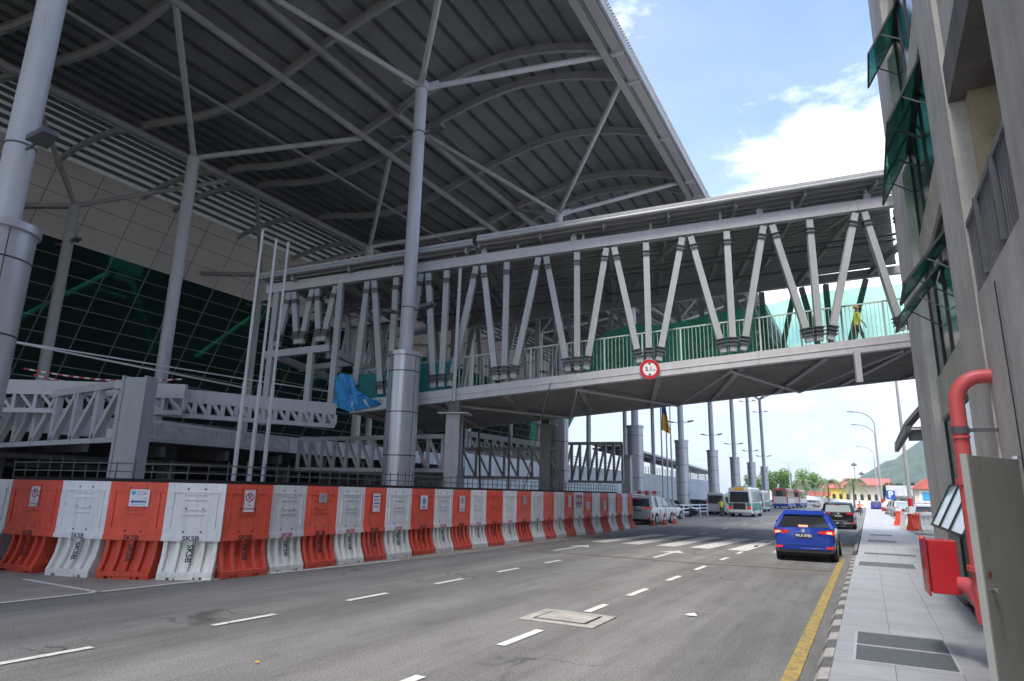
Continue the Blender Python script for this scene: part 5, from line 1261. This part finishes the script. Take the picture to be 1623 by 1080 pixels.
mb=MB(); mb.box(-3.2,3.5,0,4,0,3.6); mb.build('wall','cream_wall',t)
mb=MB(); n=14; poly=[(-3.6+7.4*i/n,-.6,3.6+2.0*math.sin(math.pi*i/n)) for i in range(n+1)]; mb.slab(poly,(0,5,0)); mb.build('arched_roof','red_roof',t)
mb=MB(); mb.box(-2.6,2.8,-.1,0,1.6,3.4); mb.build('signboard','white_p',t); mb=MB(); mb.box(-2.2,-.6,-.16,-.11,1.9,3.1); mb.build('sign_patch','cyan',t)
t=thing('flyover_wall','long pale grey elevated road wall behind the right lot','wall',(0,0,0))
mb=MB(); mb.box(3,60,135,136,2.6,4.4); mb.build('parapet','wall_l',t); mb=MB(); mb.box(3,60,137,146,2.2,2.6); 
for x in range(5,60,9): mb.box(x,x+1,138,140,0,2.2)
mb.build('piers','conc_d',t)
t=thing('water_tank','blue cylindrical tank far behind the sleeved columns','tank',(-27,270,0)); mb=MB(); mb.cyl(0,0,4,11,2.2,18); mb.build('drum','tank',t,smooth=True); mb=MB()
for a in (-1.5,1.5): mb.box(a-.2,a+.2,-.2,.2,0,4)
mb.build('legs','steel_d',t)

def tree(label,x,y,h,r,leaf='leaf',seed=1,group='trees at the road end'):
    rnd=random.Random(seed); t=thing('tree',label,'tree',(x,y,0),0,group)
    mb=MB(); mb.tube([(0,0,0),(.1,0,h*.3),(-.1,.1,h*.55)],[.28,.2,.1],8)
    for k in range(5):
        a=k*1.256+rnd.random(); mb.tube([(0,0,h*(.28+.05*k)),(math.cos(a)*r*.6,math.sin(a)*r*.6,h*(.55+.06*k))],[.12,.03],6)
    mb.build('trunk','bark',t,smooth=True)
    mb=MB(); cl=[(rnd.uniform(-.75,.75)*r,rnd.uniform(-.75,.75)*r,h*(.5+.42*rnd.random()),r*rnd.uniform(.28,.5)) for _ in range(11)]
    for cx,cy,cz,cr in cl:
        for _ in range(170):
            v=Vector((rnd.gauss(0,1),rnd.gauss(0,1),rnd.gauss(0,.8))).normalized()*cr*(rnd.random()**.35); c=Vector((cx,cy,cz))+v; s=rnd.uniform(.2,.42)
            a=Vector((rnd.uniform(-1,1),rnd.uniform(-1,1),rnd.uniform(-.5,.5))).normalized()*s; b=Vector((rnd.uniform(-1,1),rnd.uniform(-1,1),rnd.uniform(-1,1))).normalized()*s*.7
            mb.add([c-a,c+b,c+a,c-b],[(0,1,2,3)],0)
    mb.build('crown',leaf,t,fix=False)
for i,(x,y,h,r) in enumerate([(-28,205,8.2,3.8),(-23.5,208,9.2,4.2),(-19,206,9.6,4.2),(-14.8,212,9.0,4)]):
    tree('bushy bright green tree, %s from the left beyond the buses'%ORD[i+1],x,y,h,r,'leaf',i+3)
for i,(x,y,h,r) in enumerate([(6,200,6,3),(12,205,7,3.5),(18,190,7,3.5),(26,200,8,4)]):
    tree('dark tree behind the right lot, %s from the left'%ORD[i+1],x,y,h,r,'leafd',i+13,'dark trees behind the right lot')
def palm(label,x,y,h,seed):
    rnd=random.Random(seed); t=thing('palm_tree',label,'palm tree',(x,y,0),0,'palms in front of the red-roofed building')
    mb=MB(); mb.tube([(0,0,0),(.1,0,h*.5),(.15,0,h)],[.24,.17,.15],8); mb.build('trunk','bark',t,smooth=True)
    mb=MB()
    for k in range(34):
        a=rnd.random()*6.283; up=rnd.uniform(-.3,1.2); L=rnd.uniform(2.8,3.8); P0=Vector((.15,0,h)); prev=P0
        for s in range(1,8):
            f=s/7; p=P0+Vector((math.cos(a)*L*f*math.cos(up*.6),math.sin(a)*L*f*math.cos(up*.6),L*(math.sin(up)*f-1.05*f*f))); d=(p-prev).normalized(); n=d.cross(Vector((0,0,1))).normalized()
            for q in (-1,1):
                for w in (0,.5):
                    b=prev.lerp(p,w); mb.add([b,b+d*.2,b+n*q*.75*(1-f*.5)+d*.35-Vector((0,0,.4))],[(0,1,2)])
            prev=p
    mb.build('fronds','leaf2',t,fix=False)
palm('leftmost of the three palms before the red-roofed building',-13.5,172,5.6,1); palm('middle palm before the red-roofed building',-8.0,168,5.7,2); palm('rightmost palm, in front of the cream wing',-2.8,165,5.8,3)
# hill
mb=MB(); rnd=random.Random(5); NX,NY=70,14; vs=[];fs=[]
ridge=[(-400,0),(-250,12),(-120,24),(-60,36),(-20,42),(15,70),(60,92),(110,130),(170,160),(260,190),(420,170),(700,120),(1000,40)]
for j in range(NY+1):
    for i in range(NX+1):
        x=-400+1400*i/NX; v=j/NY; z=interp(x,ridge)*math.sin(v*math.pi)**.8; z+= (rnd.random()-.5)*6*(1 if z>8 else 0); vs.append((x,1380+v*500,max(-3,z-2)))
for j in range(NY):
    for i in range(NX): a=j*(NX+1)+i; fs.append((a,a+1,a+NX+2,a+NX+1))
mb.add(vs,fs); struct('hill',mb,'hill',smooth=True,fix=False)

# ------------------------------------------------------------------ people
def person(label,loc,rz,J,cols,head='hair',extra=None,scale=1.0):
    # J: joint dict -> positions; skinned continuous body
    t=thing('person',label,'person',loc,rz)
    names=['pel','chest','neck','headb','headt','hipL','kneeL','ankL','toeL','hipR','kneeR','ankR','toeR','shL','elL','wrL','hdL','shR','elR','wrR','hdR']
    ed=[('pel','chest'),('chest','neck'),('neck','headb'),('headb','headt'),('pel','hipL'),('hipL','kneeL'),('kneeL','ankL'),('ankL','toeL'),('pel','hipR'),('hipR','kneeR'),('kneeR','ankR'),('ankR','toeR'),('chest','shL'),('shL','elL'),('elL','wrL'),('wrL','hdL'),('chest','shR'),('shR','elR'),('elR','wrR'),('wrR','hdR')]
    rad={'pel':.15,'chest':.16,'neck':.06,'headb':.09,'headt':.085,'hip':.1,'knee':.07,'ank':.045,'toe':.04,'sh':.07,'el':.045,'wr':.03,'hd':.035}
    vs=[Vector(J[n]) for n in names]; idx={n:i for i,n in enumerate(names)}; es=[(idx[a],idx[b]) for a,b in ed]; rs=[rad.get(n,rad.get(n[:-1],.05)) for n in names]
    for sd in 'LR':
        hd=Vector(J['hd'+sd]); wr=Vector(J['wr'+sd]); d=(hd-wr).normalized(); n=d.cross(Vector((0,1,0)));
        if n.length<.1: n=d.cross(Vector((1,0,0)))
        n.normalize()
        for k,(off,L) in enumerate([(-.03,.06),(-.012,.075),(.008,.08),(.026,.07)]):
            a=hd+n*off+d*.02; b=a+d*L+Vector((0,.01*(k%2),0)); i0=len(vs); vs+=[a,b]; rs+=[.010,.008]; es+=[(idx['hd'+sd],i0),(i0,i0+1)]
        a=wr+d*.03+n*-.045; i0=len(vs); vs.append(a); rs.append(.011); es.append((idx['wr'+sd],i0))
    me=bpy.data.meshes.new('body'); me.from_pydata([tuple(v) for v in vs],es,[]); o=bpy.data.objects.new('body',me); COL.objects.link(o)
    sk=o.modifiers.new('s','SKIN'); lay=me.skin_vertices[0].data
    for i,r in enumerate(rs): lay[i].radius=(r,r*.85)
    lay[0].use_root=True
    ss=o.modifiers.new('u','SUBSURF'); ss.levels=1; ss.render_levels=1
    dg=bpy.context.evaluated_depsgraph_get(); dg.update(); m2=bpy.data.meshes.new_from_object(o.evaluated_get(dg)); bpy.data.objects.remove(o)
    for c in cols: m2.materials.append(M[c])
    zp=J['pel'][2]; zn=J['neck'][2]
    for p in m2.polygons:
        c=p.center; p.use_smooth=True
        near_hand=min((Vector(c)-Vector(J['wr'+s])).length for s in 'LR')<.14
        p.material_index=2 if (near_hand or c.z>zn+.01) else (0 if c.z>zp-.02 else 1)
    b=bpy.data.objects.new('body',m2); COL.objects.link(b); b.parent=t
    hb=Vector(J['headb']);hc=(Vector(J['headb'])+Vector(J['headt']))/2+Vector((0,0,.03))
    mb=MB(); rings=[]
    for k in range(7):
        a=k/6*math.pi/2*.98; rr=.118*math.cos(a); rings.append([(hc.x+rr*math.cos(2*math.pi*q/14),hc.y-.012+rr*1.1*math.sin(2*math.pi*q/14),hc.z+.02+.12*math.sin(a)) for q in range(14)])
    mb.loft(rings); mb.build('hair' if head=='hair' else 'helmet',head,t,smooth=True)
    mb=MB(); f=hc+Vector((0,.10,-.02))
    mb.slab([f+Vector((-.012,0,-.01)),f+Vector((.012,0,-.01)),f+Vector((0,0,.03))],(0,.025,0)); 
    for sx in (-1,1): mb.box(hc.x+sx*.1-.01,hc.x+sx*.1+.01,hc.y-.02,hc.y+.02,hc.z-.04,hc.z+.02)
    mb.build('nose_and_ears','skin',t)
    mb=MB()
    for sx in (-1,1): mb.box(f.x+sx*.035-.012,f.x+sx*.035+.012,f.y-.008,f.y+.004,f.z+.025,f.z+.037)
    mb.box(f.x-.022,f.x+.022,f.y-.004,f.y+.006,f.z-.045,f.z-.037); mb.build('eyes_and_mouth','ink',t)
    return t
def stand(h=1.7,lean=0,armL=(.28,.05,.9),armR=(-.28,.05,.9),walk=0):
    k=h/1.7
    J=dict(pel=(0,0,.93),chest=(0,lean*.5,1.25),neck=(0,lean*.8,1.45),headb=(0,lean,1.53),headt=(0,lean+.01,1.63),hipL=(.09,0,.88),kneeL=(.1,.03+walk*.12,.49),ankL=(.1,walk*.22,.08),toeL=(.1,.16+walk*.22,.04),hipR=(-.09,0,.88),kneeR=(-.1,.03-walk*.06,.49),ankR=(-.1,-walk*.24,.08),toeR=(-.1,.15-walk*.22,.04),
        shL=(.2,lean*.75,1.38),elL=(.26,lean*.6,1.12),wrL=armL,hdL=(armL[0],armL[1]+.02,armL[2]-.08),shR=(-.2,lean*.75,1.38),elR=(-.26,lean*.6,1.12),wrR=armR,hdR=(armR[0],armR[1]+.02,armR[2]-.08))
    return {n:tuple(c*k for c in v) for n,v in J.items()}
person('worker in a yellow-green shirt and dark trousers standing behind the minibus',(-12.0,63,0),R(10),stand(1.68,.05,(.25,.25,1.05),(-.27,.2,1.0)),['vest','trous','skin'])
bp=br(-1.3,1.25,zb(-1.3)+.14)
t=person('worker in a hi-vis vest and helmet walking on the footbridge',bp,R(-72),stand(1.72,.04,(.28,.18,.92),(-.27,-.1,.9),1),['vest','shirt','skin'],'yellowp')
# motorcycle and rider
mt=thing('motorcycle','small dark motorcycle riding away along the kerb','motorcycle',(-.95,88,0))
for y,n in ((0,'wheel'),(1.25,'wheel')):
    mb=MB(); 
    for k in range(20):
        a=2*math.pi*k/20;b=2*math.pi*(k+1)/20; mb.tube([(0,y+.27*math.cos(a),.3+.27*math.sin(a)),(0,y+.27*math.cos(b),.3+.27*math.sin(b))],.045,6)
    mb.build('wheel','tyre',mt)
mb=MB(); mb.loft([[(-.1,-.1,.6),(.1,-.1,.6),(.1,-.1,.75),(-.1,-.1,.75)],[(-.13,.5,.4),(.13,.5,.4),(.12,.5,.8),(-.12,.5,.8)],[(-.08,1.0,.55),(.08,1.0,.55),(.06,1.0,.95),(-.06,1.0,.95)]]); mb.build('body','black',mt,smooth=True)
mb=MB(); mb.box(-.12,.12,-.15,.55,.78,.86); mb.build('seat','tyre',mt,bevel=.03)
mb=MB(); mb.beam((-.33,.95,1.02),(.33,.95,1.02),.03,.03); mb.tube([(0,1.25,.3),(0,1.0,1.0)],.04,8); mb.build('handlebar','steel_d',mt)
mb=MB(); mb.box(-.05,.05,-.2,-.15,.68,.76); mb.build('tail_light','tail',mt)
J=dict(pel=(0,.2,.92),chest=(0,.3,1.22),neck=(0,.36,1.42),headb=(0,.38,1.5),headt=(0,.39,1.6),hipL=(.1,.22,.88),kneeL=(.2,.62,.72),ankL=(.17,.45,.33),toeL=(.17,.6,.28),hipR=(-.1,.22,.88),kneeR=(-.2,.62,.72),ankR=(-.17,.45,.33),toeR=(-.17,.6,.28),shL=(.2,.34,1.35),elL=(.29,.55,1.12),wrL=(.31,.86,1.05),hdL=(.31,.93,1.05),shR=(-.2,.34,1.35),elR=(-.29,.55,1.12),wrR=(-.31,.86,1.05),hdR=(-.31,.93,1.05))
person('motorcycle rider in an orange top and dark helmet',(-.95,88,0),0,J,['orshirt','trous','skin'],'helmet')

hz_=MB(); hz_.box(-1700,1700,-400,2300,-3,235); hM=bpy.data.materials.new('haze'); hM.use_nodes=True; _n=hM.node_tree; _n.nodes.remove(_n.nodes['Principled BSDF']); _v=_n.nodes.new('ShaderNodeVolumePrincipled'); _v.inputs['Color'].default_value=(.86,.91,1,1); _v.inputs['Density'].default_value=.00028; _v.inputs['Anisotropy'].default_value=.2; _n.links.new(_v.outputs[0],_n.nodes['Material Output'].inputs['Volume'])
tag(hz_.build('haze',hM),kind='stuff')
# ------------------------------------------------------------------ light
w=bpy.data.worlds.new('World'); sc.world=w; w.use_nodes=True; nt=w.node_tree; N=nt.nodes; L=nt.links
bg=N['Background']
SUN_EL=R(60); SX,SY=.05,-1.0   # horizontal direction towards the sun
sky=N.new('ShaderNodeTexSky'); sky.sky_type='NISHITA'; sky.sun_disc=False; sky.sun_elevation=SUN_EL; sky.sun_rotation=math.atan2(SX,SY); sky.air_density=1.0; sky.dust_density=1.6; sky.ozone_density=1.0
tc=N.new('ShaderNodeTexCoord')
def nz(scale,detail,rough,vec=(1,1,2.2)):
    mp=N.new('ShaderNodeMapping'); mp.inputs['Scale'].default_value=vec; L.new(tc.outputs['Generated'],mp.inputs[0]); n=N.new('ShaderNodeTexNoise'); n.inputs['Scale'].default_value=scale; n.inputs['Detail'].default_value=detail; n.inputs['Roughness'].default_value=rough; L.new(mp.outputs[0],n.inputs['Vector']); return n.outputs['Fac']
def mrn(x,a,b,c,d):
    m_=N.new('ShaderNodeMapRange'); m_.inputs[1].default_value=a;m_.inputs[2].default_value=b;m_.inputs[3].default_value=c;m_.inputs[4].default_value=d; L.new(x,m_.inputs[0]); return m_.outputs[0]
def mth(op,a,b):
    m_=N.new('ShaderNodeMath'); m_.operation=op; m_.use_clamp=True
    for i,v in enumerate((a,b)):
        if isinstance(v,(int,float)): m_.inputs[i].default_value=v
        else: L.new(v,m_.inputs[i])
    return m_.outputs[0]
sx=N.new('ShaderNodeSeparateXYZ'); L.new(tc.outputs['Generated'],sx.inputs[0])
hz=mrn(sx.outputs['Z'],.02,.46,1,0)          # white towards the horizon
thin=mrn(nz(1.6,7,.6),.42,.78,.0,.5)
# one bank of cumulus above the bridge
cdir=Vector((.03,.94,.31)).normalized()
dp=N.new('ShaderNodeVectorMath'); dp.operation='DOT_PRODUCT'; dp.inputs[1].default_value=cdir; L.new(tc.outputs['Generated'],dp.inputs[0])
bank=mth('ADD',mrn(dp.outputs['Value'],.955,.998,0,.55),mrn(nz(5,9,.62),.35,.75,-.35,.45)); bank=mrn(bank,.16,.58,0,1)
fac=mth('MAXIMUM',mth('MULTIPLY',hz,.8),thin)
m0=N.new('ShaderNodeMix'); m0.data_type='RGBA'; L.new(fac,m0.inputs[0]); L.new(sky.outputs[0],m0.inputs[6]); m0.inputs[7].default_value=(2.35,2.62,2.85,1)
mx=N.new('ShaderNodeMix'); mx.data_type='RGBA'; L.new(bank,mx.inputs[0]); L.new(m0.outputs[2],mx.inputs[6]); mx.inputs[7].default_value=(5.2,5.3,5.4,1)
L.new(mx.outputs[2],bg.inputs[0]); bg.inputs[1].default_value=.15
sd=bpy.data.lights.new('sun','SUN'); sd.energy=1.6; sd.angle=R(18); sd.color=(1,.94,.85); so=bpy.data.objects.new('sun',sd); COL.objects.link(so)
SXY=math.hypot(SX,SY); SX/=SXY; SY/=SXY
dv=Vector((SX*math.cos(SUN_EL),SY*math.cos(SUN_EL),math.sin(SUN_EL))); so.rotation_euler=dv.to_track_quat('Z','Y').to_euler()
sc.view_settings.view_transform='Standard'; sc.view_settings.look='None'; sc.view_settings.exposure=1.42; sc.view_settings.gamma=1
sc.render.engine='CYCLES'
sc.cycles.max_bounces=8; sc.cycles.transparent_max_bounces=16; sc.cycles.diffuse_bounces=4
